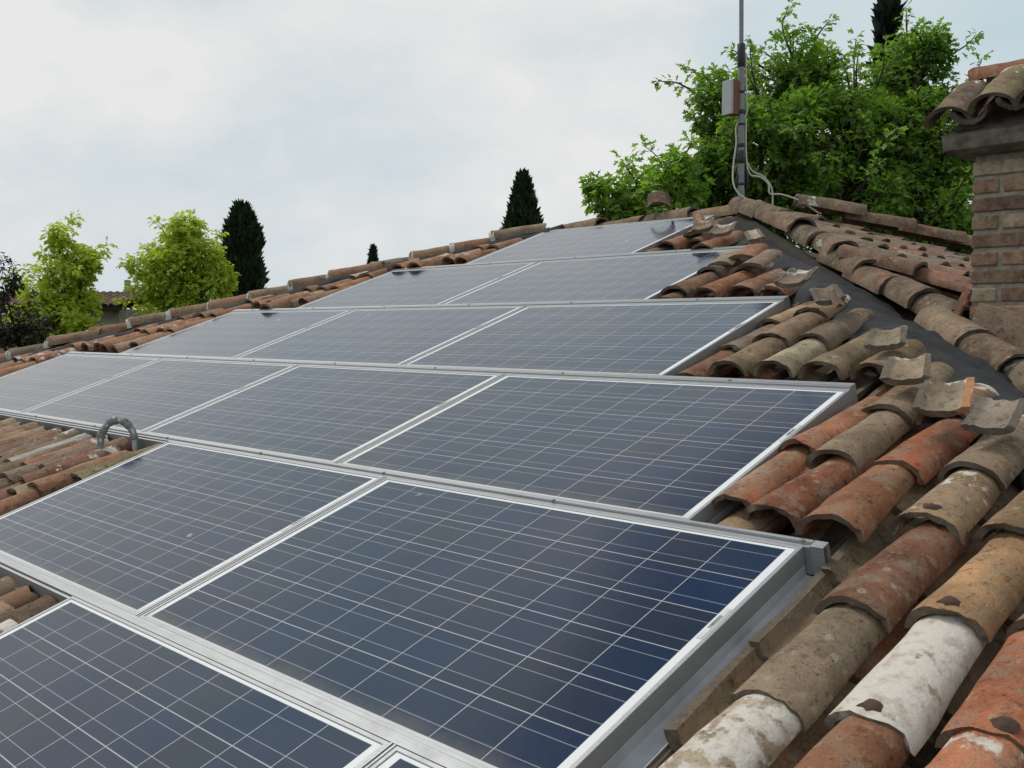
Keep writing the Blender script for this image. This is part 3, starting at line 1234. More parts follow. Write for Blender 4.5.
PL = {
    'lowest': ['lowest solar panel, only its upper corner showing at the bottom edge of the photo', 'lowest solar panel showing most of its upper part, at the bottom left corner'],
    'second': ['largest whole solar panel, its end turning dark blue, beside the lime-washed tile', 'solar panel with a moss-green tile along its far end, below the conduit'],
    'third': ['dark solar panel in the row of four, beside the two orange roof tiles', 'solar panel second from the orange tiles in the row of four', 'solar panel in the row of four just behind the grey plastic conduit loop', 'outermost solar panel of the row of four, farthest from the chimney, touching the hip tiles'],
    'fourth': ['solar panel in the row of three at the chimney end, mirroring tile ends', 'middle solar panel in the row of three', 'solar panel in the row of three at the end under the slender far cypress'],
    'fifth': ['solar panel of the second highest row, nearer the felt-covered hip', 'solar panel of the second highest row, the one nearer the mortared hip tiles'],
    'top': ['single topmost solar panel just under the ridge tiles, speckled with dirt'],
}
proto = panel_proto()
first = True
for r in ORDER:
    u0, v0 = OFF[r]
    starts = [u0 - i * PW for i in range(COUNT[r])]
    if r == 'lowest':
        starts = [u0 + PW, u0]
    for i, us in enumerate(starts):
        o = proto if first else copy_tree(proto)
        first = False
        o.location = W(us, v0, 0)
        o.rotation_euler = (SL, 0, 0)
        o['label'] = PL[r][i]

# rails between the rows
RAIL_L = ['aluminium cover rail between the lowest row and the large nearest panel', 'aluminium cover rail with its hollow end showing, below the row of four panels',
          'aluminium cover rail between the row of four and the row of three panels', 'aluminium cover rail between the row of three and the pair of panels', 'thin aluminium cover rail just under the single topmost panel', 'thin aluminium strip along the upper edge of the topmost panel']


def local_build(mb, name, mats, root, **kw):
    """geometry given in (u, v, n) of the front slope"""
    mb.v = [W(*p) for p in mb.v]
    return mb.build(name, mats, root, **kw)


for i in range(6):
    if i < 5:
        lo, up = ROWS[i], ROWS[i + 1]
        vb = OFF[ORDER[i]][1] + .970 + .001
        vt = OFF[ORDER[i + 1]][1] - .022 - .001
        u_l, u_r = min(lo[0], up[0]), max(lo[1], up[1])
    else:
        lo = ROWS[5]
        vb = OFF['top'][1] + .971
        vt = vb + .02
        u_l, u_r = lo[0], lo[1]
    if i == 0:
        u_r = ROWS[0][1]
    else:
        u_r = u_r + 0.022 if i == 1 else lo[1] + .002
    root = thing('mounting_rail', RAIL_L[i], 'rail', W((u_l + u_r) / 2, (vb + vt) / 2, -.08), 'cover rails between the panel rows')
    mb = MB()
    if vt - vb > .03:
        w = vt - vb
        g1 = vb + w * .42
        prof = [(vb, -.075), (vt, -.075), (vt, .006), (vt - .004, .008), (g1 + .003, .008), (g1 + .003, .004), (g1, .004), (g1, .008), (vb + .012, .008), (vb + .010, .002), (vb, .002)]
        # a hollow box profile: sweep the wall, leave the end open
        mb.prism([(a, b) for a, b in prof], u_l, u_r - .006, 'X')
        local_build(mb, 'cover_profile', M_ALU, root)
        mb = MB()
        th = .004
        for (a0, b0, a1, b1) in () if i != 1 else ((vb, -.075, vt, -.071), (vb, .002, vt, .006), (vb, -.0705, vb + th, .0015), (vt - th, -.0705, vt, .0015), (vb + .02, -.0705, vb + .024, .0015)):
            mb.box((u_r - .0055, a0, b0), (u_r + .03, a1, b1))
        if mb.v:
            local_build(mb, 'open_end', M_ALU_D, root)
        bm_ = u_l + .3
        while bm_ < u_r:
            mb = MB()
            mb.tube([Vector((bm_, g1 + .0015, .006)), Vector((bm_, g1 + .0015, .0125))], .006, 6)
            local_build(mb, 'bolt', M_STEEL, root)
            bm_ += .84
    else:
        mb.box((u_l, vb, -.05), (u_r, vt, .004))
        local_build(mb, 'cover_profile', M_ALU, root)
    if i in (0, 1):
        # upright sheet closing the gap to the tiles left of the lower rows
        mb = MB()
        mb.box((u_l, vb - .012, -.13), (lo[0] - .01, vb - .002, -.005))
        local_build(mb, 'closing_sheet', M_ALU_D, root)

# strips between neighbouring panels of a row, and channels along the row ends
STRIP = {'lowest': ['metal joint strip between the two panels of the lowest row'],
         'second': ['metal joint strip between the largest panel and the panel beside the moss-green tile'],
         'third': ['metal joint strip nearest the orange tiles in the row of four panels', 'metal joint strip in the middle of the row of four panels', 'metal joint strip behind the grey conduit, at the far end of the row of four'],
         'fourth': ['metal joint strip in the row of three panels, nearer the chimney', 'metal joint strip in the row of three panels, farther from the chimney'],
         'fifth': ['metal joint strip between the pair of panels in the second highest row']}
for r in ORDER:
    u0, v0 = OFF[r]
    n = COUNT[r]
    for i in range(n - 1):
        uj = (u0 - .035 - i * PW) if r != 'lowest' else u0 + PW - .035
        a, b = uj - .0205, uj - .0015
        mid = (a + b) / 2
        mb = MB()
        mb.prism([(a, -.04), (b, -.04), (b, .0045), (mid + .003, .0045), (mid + .003, -.003), (mid - .003, -.003), (mid - .003, .0045), (a, .0045)][::-1], v0 - .022, v0 + .970, 'Y')
        org = W(mid, v0 + .47, -.04)
        tag(local_build(mb, 'joint_strip', M_ALU, None, origin=org), STRIP[r][i], 'joint strip', 'strips between neighbouring panels')
EDGE = {'lowest': None, 'second': 'grey metal edge channel along the end of the large nearest panel', 'third': 'grey metal edge channel beside the two orange roof tiles',
        'fourth': 'grey metal edge channel at the chimney end of the row of three panels', 'fifth': 'grey metal edge channel at the felt end of the pair of panels', 'top': 'grey metal edge channel at the felt end of the topmost panel'}
for r in ORDER:
    if not EDGE[r]:
        continue
    u0, v0 = OFF[r]
    u = u0 + 1.6165
    mb = MB()
    mb.prism([(u - .02, -.080), (u + .050, -.084), (u + .052, -.072), (u + .049, -.072), (u + .047, -.080), (u - .004, -.076), (u - .004, -.046), (u - .02, -.046)], v0 - .02, v0 + .968, 'Y')
    org = W(u, v0 + .47, -.12)
    tag(local_build(mb, 'edge_channel', M_ZINC, None, origin=org), EDGE[r], 'channel', 'channels along the ends of the panel rows')

# ------------------------------------------------------------------ loose tile pieces beside the felt, each resting on the tiles
FR = [  # u, v, n, heading, tip, length, width, colour, label
    (1.27, 2.26, .035, -8, 12, .12, .145, (.36, .30, .21), 'small pale curved tile fragment, third up from the big broken one beside the felt'),
    (1.48, 1.93, .040, -10, 12, .135, .155, (.37, .28, .19), 'tan boat-shaped tile fragment beside the felt, just above the big broken one'),
    (1.69, 1.68, .050, -16, 16, .14, .16, (.38, .31, .22), 'big broken tile fragment with a bright fresh orange break, standing up beside the felt'),
    (1.85, 1.59, .045, -24, 12, .14, .145, (.34, .28, .22), 'greyish trough-shaped tile fragment lying above the big red tile, nearest the camera'),
    (.84, 2.72, .065, 12, 4, .18, .13, (.16, .13, .10), 'dark flat tile fragment beside the felt with a thin orange splinter against it'),
    (.90, 2.67, .080, 10, 6, .19, .04, (.36, .18, .09), 'thin orange tile splinter on the dark fragment beside the felt'),
    (.47, 3.06, .04, -20, 6, .17, .17, (.24, .18, .13), 'brown curled tile fragment at the felt corner of the row of three panels'),
    (-.20, 3.92, .07, 14, 6, .18, .10, (.46, .40, .32), 'whitish sliver of tile at the upper felt edge beside the pair of panels'),
    (-.90, 4.42, .07, 12, 8, .24, .08, (.40, .20, .11), 'orange sliver of tile near the foot of the mast'),
    (-.80, 4.30, .06, 6, 8, .18, .15, (.36, .23, .15), 'reddish tile fragment lying just below the orange sliver'),
    (-.60, 4.18, .05, -6, 6, .18, .16, (.26, .19, .14), 'brown cracked tile fragment below the reddish one near the mast'),
    (-.20, 3.72, .075, 4, 2, .22, .17, (.40, .19, .11), 'orange shard lying crest up beside the pair of panels, below the whitish sliver'),
    (-.04, 3.55, .070, -4, 2, .22, .17, (.30, .21, .15), 'brown shard lying crest up next to the orange shard, by the felt'),
    (-.30, 3.66, .060, 8, 2, .20, .16, (.45, .33, .22), 'pale tan shard lying crest up beside the end of the upper pair of panels'),
    (-1.02, 4.50, .055, 6, 2, .24, .17, (.42, .31, .2), 'cream shard lying crest up at the corner of the topmost panel'),
]
fr = random.Random(21)
for (u, v, n, hdg, tip, L, w, col, lab) in FR:
    m = frame(W(u, v, n - (.05 if 'crest up' in lab else 0)), E_X, E_V, E_N) @ Matrix.Rotation(R(hdg) + (0 if 'crest up' in lab else R(24)), 4, 'Z') @ Matrix.Rotation(R(tip), 4, 'X')
    t = barrel(L=L, w0=w, w1=w * .88, h0=w * .24, h1=w * .26, th=.021, arc=(R(10), R(170)), seed=fr.randint(1, 999), col=tuple(q * 1.2 for q in col), wash=fr.choice((0, .1, .25)), chip=.7, nl=8, ns=11)
    one = MB()
    one.add(t, m if 'crest up' in lab else m @ Matrix.Rotation(math.pi, 4, 'Y') @ Matrix.Translation((0, 0, -w * .34)))
    if 'bright fresh' in lab or False:
        mi = m.inverted()
        for fi, f_ in enumerate(one.f):
            cen = sum((mi @ one.v[q] for q in f_), Vector((0, 0, 0))) / len(f_)
            if one.m[fi] == 1 and cen.x > w * .3:
                one.m[fi] = 2
    tag(one.build('tile_fragment', TILE + [M_BREAK], None, origin=m.translation.copy(), smooth=R(50)), lab, 'tile fragment', 'broken tile pieces beside the felt')
# the tile stood up behind the ridge
la, lu = Vector((.80, .60, 0)).normalized(), Vector((-.42, .56, .62)).normalized()
m = frame(pix(659, 210, 7.75), la, lu, la.cross(lu))
one = MB()
one.add(barrel(L=.17, w0=.185, w1=.17, h0=.075, h1=.07, seed=77, col=(.17, .095, .07), nl=8, ns=13), m)
tag(one.build('loose_tile', TILE, None, origin=m.translation.copy(), smooth=R(50)), 'short dark loose tile lying on top of the ridge tiles', 'roof tile')
# thin slab leaning at the foot of the chimney
mb = MB()
mb.col = (.20, .085, .055, .05)
lm = frame(pix(953, 326, 4.36), Vector((.50, .50, -.35)).normalized(), Vector((.30, .22, .86)).normalized(), Vector((.50, .50, -.35)).normalized().cross(Vector((.30, .22, .86)).normalized()))
mb.box((-.014, -.03, -.04), (.0, .17, .04), 0, lm)
tag(mb.build('leaning_slab', TILE, None, origin=lm.translation.copy(), bevel=.004), 'thin reddish clay slab leaning against the foot of the chimney', 'clay slab')

# ------------------------------------------------------------------ clay daubs on the lower ends of some tiles (built on the tiles, as their sub-parts)
for ob in DAUBED_TILES:
    pts = [house.location + v.co for v in ob.data.vertices[:16]]
    top = max(pts, key=lambda p: p.z)
    pr = project(top)
    if not pr:
        continue
    base = top + E_V * .034 + E_X * ((len(ob.name) * 7 + ord(ob.name[-1])) % 5 - 2) * .006
    mb = MB()
    mb.vert(base + E_N * .004)
    for ring, (rad, hgt) in enumerate(((.008, .0045), (.014, .0025), (.019, -.003))):
        for k in range(12):
            a = k * math.pi / 6
            q = 1 + .55 * mnoise.noise(Vector((math.cos(a) * 1.6, math.sin(a) * 1.6, base.x * 30)))
            mb.vert(base + E_X * math.cos(a) * rad * 1.25 * q + E_V * math.sin(a) * rad * q + E_N * (hgt - (math.cos(a) * rad) ** 2 * 7))
    for k in range(12):
        mb.face((0, 1 + k, 1 + (k + 1) % 12))
        for ring in (0, 1):
            a, b = 1 + ring * 12, 13 + ring * 12
            mb.face((a + k, b + k, b + (k + 1) % 12, a + (k + 1) % 12))
    mb.build('clay_daub', M_DAUB, ob, origin=Vector(house.location), smooth=True)

# ------------------------------------------------------------------ grey plastic conduit loop
p0, p1 = W(-2.11, .785, -.05), W(-2.0, .935, -.04)
conduit = thing('conduit', 'grey plastic conduit arch made of jointed elbows, rising from the tiles beside the panels', 'conduit', p0)
ax = (p1 - p0)
ax.z = 0
ax.normalize()
rt = Vector((0.710, 0.704, 0.0))
cr_ = random.Random(1)
span = 0.165
pts = []
HH = 0.125
path = [(0, 0), (-.004, .100), (.004, .132), (.036, .176), (.058, .192), (.104, .192), (.126, .180), (.158, .138), (.164, .10), (.167, .03)]
P3 = [p0 + rt * a + Vector((0, 0, b)) for a, b in path]
for (i0, i1) in ((0, 2), (2, 4), (4, 6), (6, 8)):
    mb = MB()
    mb.tube(P3[i0:i1 + 1], .0165, 14)
    el = mb.build('elbow', M_PVC, conduit, smooth=R(40))
    d0 = (P3[i0 + 1] - P3[i0]).normalized()
    d1 = (P3[i1] - P3[i1 - 1]).normalized()
    for q, d in ((P3[i0], d0), (P3[i1], -d1)):
        mb = MB()
        mb.tube([q - d * .001, q + d * .004, q + d * .022, q + d * .026], [.0185, .0205, .0205, .018], 14)
        mb.build('collar', M_PVC, el, origin=ORIG[conduit.name], smooth=R(40))
    # white printed patch on the flank turned to the camera
    mid = P3[i0 + 1]
    d = (P3[i1] - P3[i0]).normalized()
    tocam = (CAM - mid).normalized()
    tocam = (tocam - d * tocam.dot(d)).normalized()
    sdv = d.cross(tocam)
    fm = frame(mid + tocam * .0150, d, sdv, d.cross(sdv))
    if fm.col[2].to_3d().dot(tocam) < 0:
        fm = frame(mid + tocam * .0150, d, -sdv, tocam)
    mb = MB()
    mb.box((-.013, -.0065, .000), (.013, .0065, .0027), 0, fm)
    pm = mb.build('printed_mark', M_WHITE, el, origin=ORIG[conduit.name])
    mb = MB()
    for k in range(4):
        mb.box((-.010 + k * .0052, -.003 + .001 * (k % 2), .0028), (-.007 + k * .0052, .003, .0032), 0, fm)
    mb.build('print', M_PVC, pm, origin=ORIG[conduit.name])
mb = MB()
mb.tube([P3[8], P3[8] + Vector((.002, .002, -.05)), P3[9] - Vector((0, 0, .06))], .0125, 12)
mb.build('pipe_end', M_GREYP, conduit, smooth=R(40))
mb = MB()
mb.tube([P3[0] + Vector((0, 0, .004)), P3[0] - Vector((0, 0, .06))], .0185, 14)
mb.build('pipe_foot', M_PVC, conduit, smooth=R(40))

# ------------------------------------------------------------------ antenna mast at the roof's peak
mbx, mby, mbz = -1.01, 4.80, 1.78
mast = thing('antenna_mast', 'grey steel antenna mast rising from the peak of the roof, bound with black tape', 'mast', (mbx, mby, mbz))
lean = Vector((-.010, -.010, 1)).normalized()
M0 = Vector((mbx, mby, mbz))
at = lambda h: M0 + lean * h
mb = MB()
mb.tube([at(-.07), at(1.0)], .0235, 14)
mb.build('lower_tube', M_GALV, mast, smooth=R(40))
mb = MB()
mb.tube([at(.98), at(2.9)], .0155, 14)
mb.build('upper_tube', M_GALV, mast, smooth=R(40))
for h0, h1, rd in ((.90, 1.06, .031), (.72, .74, .0295), (.58, .61, .030), (.50, .52, .029), (.35, .38, .029), (.24, .33, .0305), (.09, .11, .031), (1.38, 1.41, .0205)):
    mb = MB()
    mb.tube([at(h0), at(h0 + .004), at(h1 - .004), at(h1)], [rd - .006, rd - .003, rd - .003, rd - .006], 14)
    mb.build('tape_band', M_TAPE, mast, smooth=R(40))
mb = MB()
loop = [at(.20) + rt * .03, at(.16) + rt * .045, at(.08) + rt * .04, at(.04) + rt * .02, at(.10) - rt * .03, at(.18) - rt * .02, at(.21) + rt * .01]
mb.tube(loop, .009, 8)
mb.build('cable_coil', M_TAPE, mast, smooth=True)


def smooth_path(ps, n=6):
    out = []
    for i in range(len(ps) - 1):
        a, b, c, d = ps[max(i - 1, 0)], ps[i], ps[i + 1], ps[min(i + 2, len(ps) - 1)]
        for k in range(n):
            t = k / n
            out.append(0.5 * ((2 * b) + (c - a) * t + (2 * a - 5 * b + 4 * c - d) * t * t + (3 * b - a - 3 * c + d) * t ** 3))
    out.append(ps[-1])
    return out


toC = Vector((.70, -.71, 0))
cab1 = [at(1.0) + rt * .03, at(.75) + rt * .035, at(.58) + rt * .036, at(.5) - rt * .034, at(.38) - rt * .034, at(.22) - rt * .055, at(.1) - rt * .058 + toC * .02, at(.02) - rt * .02 + toC * .05, at(-.03) + rt * .06 + toC * .08, at(-.03) + rt * .13 + toC * .06, at(-.16) + rt * .2 + toC * .05]
mb = MB()
mb.tube(smooth_path([Vector(q) for q in cab1]), .0062, 7)
mb.build('cable', M_CABLE, mast, smooth=True)
cab2 = [at(.55) + rt * .033, at(.3) + rt * .034, at(.17) + rt * .06, at(.15) + rt * .13, at(.10) + rt * .19, at(.035) + rt * .20, at(.03) + rt * .28, at(-.01) + rt * .40, at(-.07) + rt * .5, at(-.10) + rt * .54]
mb = MB()
mb.tube(smooth_path([Vector(q) for q in cab2]), .0062, 7)
mb.build('cable', M_CABLE, mast, smooth=True)
cab3 = [at(.26) + rt * .034, at(.19) + rt * .08, at(.155) + rt * .15, at(.09) + rt * .205, at(.0) + rt * .22, at(-.18) + rt * .21]
mb = MB()
mb.tube(smooth_path([Vector(q) for q in cab3]), .0055, 7)
mb.build('cable', M_CABLE, mast, smooth=True)
# junction box clamped to the mast, pale lid and red-brown flank
bd = (rt * -0.35 + toC * .94).normalized()       # the way the lid looks
bs = Vector((0, 0, 1)).cross(bd).normalized()
bo = at(.69) - rt * .075
bm = frame(bo, bs, Vector((0, 0, 1)), bs.cross(Vector((0, 0, 1))))
box = thing('junction_box', 'small pale junction box with red-brown flank, strapped to the antenna mast', 'junction box', bo)
mb = MB()
bm2 = frame(bo, rt, Vector((0, 0, 1)), rt.cross(Vector((0, 0, 1)))) @ Matrix.Rotation(R(-58), 4, 'Y')
mb.box((-.045, -.115, -.075), (.045, .115, .016), 0, bm2)
mb.build('case', M_BROWN, box, bevel=.003)
mb = MB()
mb.box((-.047, -.117, .0165), (.047, .117, .036), 0, bm2)
mb.build('lid', M_GREYP, box, bevel=.004)
mb = MB()
for s in (-.09, .09):
    mb.tube([bo + Vector((0, 0, s)) + rt * .02, at(.69 + s)], .008, 8)
mb.build('bracket', M_GALV, box)

# ------------------------------------------------------------------ trees


def leaf_cluster(mb, c, out, size, r, n, tone, droop=.35, lobed=True):
    """a spray of n leaves round a twig tip"""
    for _ in range(n):
        d = Vector((r.gauss(0, 1), r.gauss(0, 1), r.gauss(0, .75)))
        d = (d.normalized() + out * .55).normalized()
        base = c + d * size * r.uniform(.1, .75)
        d = (d + Vector((0, 0, -droop * r.uniform(.3, 1.6)))).normalized()
        s = d.cross(Vector((r.gauss(0, .5), r.gauss(0, .5), 1)))
        if s.length < 1e-3:
            continue
        s.normalize()
        nn = s.cross(d)
        L = size * r.uniform(.75, 1.25)
        w = L * r.uniform(.30, .42)
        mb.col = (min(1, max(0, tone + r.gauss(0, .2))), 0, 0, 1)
        fold = nn * w * r.uniform(.1, .5)
        bend = Vector((0, 0, -L * r.uniform(.02, .25)))
        a = mb.vert(base)
        if lobed:
            q = [mb.vert(base + d * L * .30 + s * w * .55 + fold * .6), mb.vert(base + d * L * .42 + s * w * .25 + fold * .3), mb.vert(base + d * L * .60 + s * w + fold + bend * .5),
                 mb.vert(base + d * L * .72 + s * w * .3 + bend * .7), mb.vert(base + d * L + bend), mb.vert(base + d * L * .72 - s * w * .3 + bend * .7),
                 mb.vert(base + d * L * .60 - s * w + fold + bend * .5), mb.vert(base + d * L * .42 - s * w * .25 + fold * .3), mb.vert(base + d * L * .30 - s * w * .55 + fold * .6)]
            mid = mb.vert(base + d * L * .5 + bend * .4)
            ring = [a] + q
            for i in range(len(ring)):
                mb.face((mid, ring[i], ring[(i + 1) % len(ring)]))
        else:
            b1 = mb.vert(base + d * L * .45 + s * w + fold + bend * .4)
            t = mb.vert(base + d * L + bend)
            b2 = mb.vert(base + d * L * .45 - s * w + fold + bend * .4)
            mb.face((a, b1, t))
            mb.face((a, t, b2))


def broadleaf(name, label, cat, base, lobes, mat, seed, size, sprays, per, tonefn, lobed=True, droop=.35, trunk=.16, group=None, twigs=True, gaps=-.12, shoots=9):
    """lobes: (centre, radii xyz, weight); trunk and limbs lead to every lobe"""
    r = random.Random(seed)
    root = thing(name, label, cat, base, group)
    base = Vector(base)
    top = sum((l[0] for l in lobes), Vector((0, 0, 0))) / len(lobes)
    fork = base.lerp(Vector((top.x, top.y, top.z)), .62)
    fork.x, fork.y = base.x + (top.x - base.x) * .5, base.y + (top.y - base.y) * .5
    tm = MB()
    wob = [Vector((r.gauss(0, .06), r.gauss(0, .06), 0)) for _ in range(6)]
    tp = [base.lerp(fork, i / 5) + wob[i] * (i / 5) for i in range(6)]
    tm.tube(tp, [trunk * (1.25 if i == 0 else 1 - .08 * i) for i in range(6)], 10)
    tm.build('trunk', M_BARK, root, smooth=True)
    lm, fm = MB(), MB()
    wsum = sum(l[2] for l in lobes)
    for (c, rad, wgt) in lobes:
        ctl = fork.lerp(c, .5) + Vector((r.gauss(0, .2), r.gauss(0, .2), .25))
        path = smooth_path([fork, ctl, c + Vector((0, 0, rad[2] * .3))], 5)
        k = len(path)
        lm.tube(path, [trunk * .5 * (1 - .85 * i / (k - 1)) for i in range(k)], 6)
        n = int(sprays * wgt / wsum)
        for _ in range(n):
            d = Vector((r.gauss(0, 1), r.gauss(0, 1), r.gauss(0, 1))).normalized()
            q = r.random() ** .45
            p = c + Vector((d.x * rad[0], d.y * rad[1], d.z * rad[2])) * q
            p += Vector((mnoise.noise(p * 1.3), mnoise.noise(p * 1.3 + Vector((9, 0, 0))), mnoise.noise(p * 1.3 + Vector((0, 9, 0))))) * rad[0] * .3
            dens = mnoise.noise(p * (1.0 / max(rad[0], .3)) * 1.9 + Vector((seed, 0, 0)))
            if dens < gaps:
                continue
            if twigs and r.random() < .25:
                lm.tube([c.lerp(p, .25), c.lerp(p, .65) + Vector((0, 0, .05)), p], [trunk * .07, trunk * .05, trunk * .03], 4)
            leaf_cluster(fm, p, d, size, r, per, tonefn(p, d, r) + dens * .25, droop, lobed)
        # long leafy shoots that break the outline
        for _ in range(int(shoots * wgt)):
            d = Vector((r.gauss(0, 1), r.gauss(0, 1), r.gauss(.95, .6))).normalized()
            a = c + Vector((d.x * rad[0], d.y * rad[1], d.z * rad[2])) * .6
            ln = (rad[0] * .5 + .25) * r.uniform(.6, 1.25)
            e = a + d * ln + Vector((0, 0, ln * r.uniform(-.1, .35)))
            mid = a.lerp(e, .5) + Vector((r.gauss(0, .05), r.gauss(0, .05), .06))
            lm.tube(smooth_path([a, mid, e], 3), [trunk * .06 * (1 - i / 7) + .002 for i in range(7)], 4)
            for q in (.35, .55, .72, .86, 1.0):
                leaf_cluster(fm, a.lerp(mid, q * 2) if q < .5 else mid.lerp(e, q * 2 - 1), d, size * r.uniform(.85, 1.2), r, max(3, per - 2), tonefn(e, d, r) + .15, droop, lobed)
    lm.build('limb', M_BARK, root, smooth=True)
    fm.build('crown', mat, root)
    return root


M_OAK = leaf_material('oak_leaf', (0.048, 0.115, 0.02), (0.215, 0.335, 0.065), .5)
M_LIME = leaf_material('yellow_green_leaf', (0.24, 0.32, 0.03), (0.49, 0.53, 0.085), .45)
M_PLUM = leaf_material('dark_purple_leaf', (0.020, 0.018, 0.014), (0.045, 0.045, 0.028), .15)
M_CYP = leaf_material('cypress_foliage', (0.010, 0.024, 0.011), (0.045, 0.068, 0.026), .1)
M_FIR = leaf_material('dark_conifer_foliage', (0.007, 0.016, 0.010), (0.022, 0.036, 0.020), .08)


def P_(x, y, r_px, dist, asp=1.0, dep=1.0, w=1.0):
    s = dist / 1008.49
    return (pix(x, y, dist), (r_px * s * dep, r_px * s * dep, r_px * s * asp), w)


OD = 12.5
oak_lobes = [P_(722, 105, 34, OD, 1.2, 1, .55), P_(792, 85, 42, OD, 1.2, 1, .9), P_(822, 70, 24, OD + .3, 1.2, 1, .3), P_(910, 85, 44, OD + .3, 1.2, 1, .95), P_(930, 52, 18, OD, 1.2, 1, .2),
             P_(775, 150, 62, OD - .6, .9, 1.1, 1.6), P_(855, 140, 62, OD, .9, 1.1, 1.7), P_(925, 150, 52, OD - .2, 1.1, 1.1, 1.3), P_(712, 172, 36, OD - .3, .9, 1, .65), P_(680, 192, 18, OD - .5, .8, 1, .15),
             P_(840, 205, 70, OD - .7, .6, 1.1, 1.2), P_(930, 225, 50, OD - .8, .8, 1, 1.1), P_(890, 190, 55, OD - .2, .8, 1.2, 1.0), P_(760, 205, 50, OD - .3, .5, 1, .7), P_(975, 150, 40, OD + .6, 1.2, 1, .6), P_(850, 265, 80, OD, .6, 1, 1.0), P_(960, 250, 50, OD, .8, 1, .6)]
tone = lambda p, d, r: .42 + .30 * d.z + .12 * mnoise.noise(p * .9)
# the oak's crown is looser towards its top
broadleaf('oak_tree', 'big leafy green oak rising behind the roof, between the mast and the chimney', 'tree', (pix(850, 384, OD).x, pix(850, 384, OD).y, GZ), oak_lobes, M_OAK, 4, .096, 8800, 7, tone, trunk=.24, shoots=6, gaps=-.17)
BD = 10.6
low_lobes = [P_(612, 198, 22, BD, .8, 1, .6), P_(640, 192, 20, BD + .2, .9, 1, .5), P_(640, 215, 30, BD, .6, 1, .6), P_(598, 186, 9, BD, .8, 1, .12), P_(678, 190, 26, BD + .3, .8, 1, .6), P_(680, 165, 14, BD + .2, 1, 1, .2), P_(655, 240, 50, BD + .2, .7, 1, .6)]
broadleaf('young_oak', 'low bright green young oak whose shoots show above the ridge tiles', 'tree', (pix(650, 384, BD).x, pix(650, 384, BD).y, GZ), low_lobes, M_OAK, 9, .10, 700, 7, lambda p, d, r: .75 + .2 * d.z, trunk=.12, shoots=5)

LD = 21
lime1 = [P_(57, 240, 14, LD, 1.2, 1, .35), P_(70, 265, 24, LD, .9, 1, .8), P_(84, 262, 11, LD, .9, 1, .3), P_(55, 285, 30, LD, .8, 1, 1.0), P_(66, 310, 30, LD, .8, 1, 1.1), P_(40, 320, 26, LD, .9, 1, .8), P_(84, 328, 20, LD - .3, .8, 1, .5), P_(58, 350, 38, LD, .8, 1, 1.0)]
lime2 = [P_(188, 226, 13, LD + 1, 1, 1, .3), P_(178, 248, 24, LD + 1, .9, 1, .8), P_(160, 268, 28, LD + 1, .8, 1, .9), P_(200, 262, 26, LD + 1, .9, 1, .9), P_(156, 290, 25, LD + 1, .8, 1, .8), P_(190, 290, 36, LD + 1, .8, 1, 1.2), P_(215, 275, 18, LD + 1, .9, 1, .45), P_(176, 318, 38, LD + 1, .7, 1, 1.1)]
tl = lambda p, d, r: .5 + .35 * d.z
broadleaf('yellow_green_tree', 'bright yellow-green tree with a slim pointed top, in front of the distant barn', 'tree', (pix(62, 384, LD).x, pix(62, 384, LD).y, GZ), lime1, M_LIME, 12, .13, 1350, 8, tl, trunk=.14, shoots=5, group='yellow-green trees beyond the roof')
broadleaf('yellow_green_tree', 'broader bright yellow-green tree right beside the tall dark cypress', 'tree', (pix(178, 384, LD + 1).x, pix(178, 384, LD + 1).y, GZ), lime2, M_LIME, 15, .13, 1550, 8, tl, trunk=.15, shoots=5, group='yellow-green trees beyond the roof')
PD = 18
plum = [P_(14, 281, 7, PD, .8, 1, .16), P_(2, 286, 10, PD, .9, 1, .22), P_(18, 332, 17, PD, .8, 1, .7), P_(0, 334, 22, PD, .9, 1, .7), P_(30, 346, 17, PD, .7, 1, .5)]
broadleaf('dark_leaf_tree', 'dark-leaved tree half hidden behind the slim yellow-green one', 'tree', (pix(-12, 384, PD).x, pix(-12, 384, PD).y, GZ), plum, M_PLUM, 18, .10, 300, 7, lambda p, d, r: .4, trunk=.1, shoots=12)


def conifer(name, label, top, base_z, rmax, mat, seed, n, prof, size, cat='cypress', group=None):
    r = random.Random(seed)
    H = top.z - base_z
    root = thing(name, label, cat, (top.x, top.y, base_z), group)
    mb = MB()
    mb.tube([(top.x, top.y, base_z), (top.x, top.y, base_z + H * .5), (top.x, top.y, top.z - .3)], [rmax * .16, rmax * .1, .02], 8)
    mb.build('trunk', M_BARK, root, smooth=True)
    fm = MB()
    for _ in range(n):
        t = r.random() ** .75              # 0 at the tip
        rad = rmax * prof(t) * (.84 + .34 * mnoise.noise(Vector((t * 9, r.random() * .1, seed))))
        a = r.uniform(0, 2 * math.pi)
        lump = 1 + .2 * mnoise.noise(Vector((math.cos(a) * 2, math.sin(a) * 2, t * H * .9 + seed)))
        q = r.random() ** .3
        p = Vector((top.x + math.cos(a) * rad * q * lump, top.y + math.sin(a) * rad * q * lump, top.z - t * H * .97))
        out = Vector((math.cos(a) * .45, math.sin(a) * .45, 1.0)).normalized()
        for _k in range(3):
            d = (out + Vector((r.gauss(0, .28), r.gauss(0, .28), r.gauss(0, .2)))).normalized()
            s = d.orthogonal().normalized()
            s = Matrix.Rotation(r.uniform(0, 6.28), 3, d) @ s
            L = size * r.uniform(.6, 1.3)
            w = L * .16
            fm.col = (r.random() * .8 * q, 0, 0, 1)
            i0 = fm.vert(p - s * w * .5)
            i1 = fm.vert(p + s * w * .5)
            i2 = fm.vert(p + d * L * .55 + s * w)
            i3 = fm.vert(p + d * L)
            i4 = fm.vert(p + d * L * .55 - s * w)
            fm.face((i0, i1, i2, i3, i4))
    fm.build('crown', mat, root)
    return root


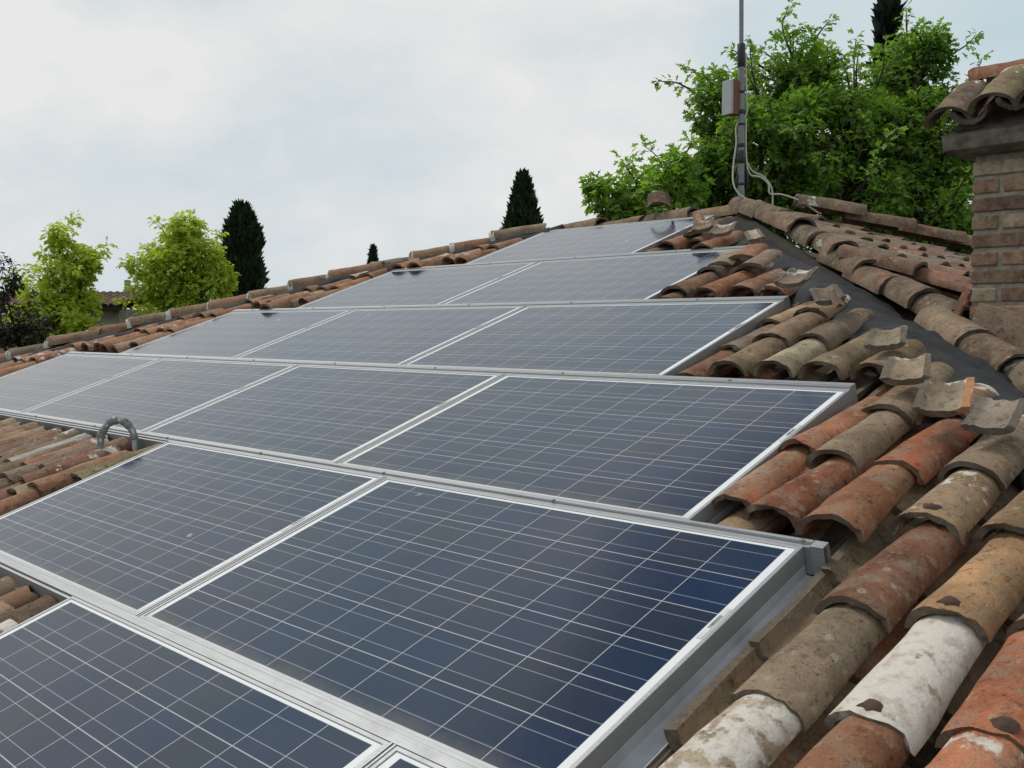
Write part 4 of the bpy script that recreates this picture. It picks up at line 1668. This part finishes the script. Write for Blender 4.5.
cyp = lambda t: min(1.0, (t * 8.5) ** .6) if t < .118 else 1.0 - .15 * (t - .118)
conifer('cypress', 'tall dark column-shaped cypress beside the broader yellow-green tree', pix(242, 210, 34), GZ, .68, M_CYP, 31, 17000, cyp, .36, group='dark cypresses beyond the roof')
conifer('cypress', 'dark pointed cypress whose top shows above the bare end of the ridge', pix(523, 175, 34), GZ, 1.12, M_CYP, 32, 17000, lambda t: min(1.0, (t * 3.0) ** .7), .25, group='dark cypresses beyond the roof')
conifer('cypress', 'tiny far-off cypress top between the two taller cypresses', pix(373, 247, 90), GZ, .42, M_CYP, 33, 4000, cyp, .4, group='dark cypresses beyond the roof')
fir = lambda t: .10 + .9 * t if t < 1 else 1
conifer('dark_conifer', 'dark drooping conifer whose bare tip pokes out above the big oak', pix(889, -6, 17), GZ, 2.0, M_FIR, 36, 3800, lambda t: .010 + .36 * t * (0.75 + .25 * math.sin(t * 70)), .34, cat='conifer')

# ------------------------------------------------------------------ distant barn behind the yellow-green trees
BN = 30.0
q0, q1 = pix(-120, 384, BN), pix(124, 384, BN)
dirb = (q1 - q0)
dirb.z = 0
Lb = dirb.length
dirb.normalize()
back = Vector((-dirb.y, dirb.x, 0))
if back.dot(CAM - q0) > 0:
    back = -back
q0.z = 0
zt, zl = pix(60, 290, BN).z, pix(60, 306, BN).z
barn = thing('barn', 'distant stone barn with a brown tiled roof, glimpsed between the two yellow-green trees', 'barn', (q0.x, q0.y, GZ))
bmx = frame(Vector((q0.x, q0.y, 0)), dirb, back, Vector((0, 0, 1)))
mb = MB()
mb.box((.3, .45, GZ), (Lb - .3, 5.0, zl - .06), 0, bmx)
mb.build('wall', M_PLASTER, barn)
mb = MB()
RS = .32
rise = 2.7 * RS
# low roof seen nearly edge-on, ribbed like barrel tiles
nrib = int(Lb / .22)
zt2 = zt
for i in range(nrib):
    x0, x1 = i * .22, i * .22 + .215
    k = .7 + .6 * ((i * 7919) % 13) / 13
    mb.col = (.17 * k, .10 * k, .07 * k, 0)
    for (ya, yb, za, zb) in ((0, 2.7, zl, zt2), (2.702, 5.4, zt2, zl)):
        s = len(mb.v)
        for xx, up in ((x0, 0), (x0 + .05, .06), (x0 + .11, .08), (x0 + .17, .06), (x1, 0)):
            mb.vert(bmx @ Vector((xx, ya, za + up)))
            mb.vert(bmx @ Vector((xx, yb, zb + up)))
        for j in range(4):
            mb.face((s + j * 2, s + j * 2 + 2, s + j * 2 + 3, s + j * 2 + 1))
mb.build('roof', TILE, barn)
mb = MB()
mb.box((.1, .02, zl - .12), (Lb - .1, .44, zl - .02), 0, bmx)
mb.build('eave', M_DARK, barn)  # near-black strip under the front edge of the roof
mb = MB()
mb.box((Lb - .9, 2.5, zt - .2), (Lb - .75, 2.65, zt + .42), 0, bmx)
mb.build('vent_pipe', M_GALV, barn)
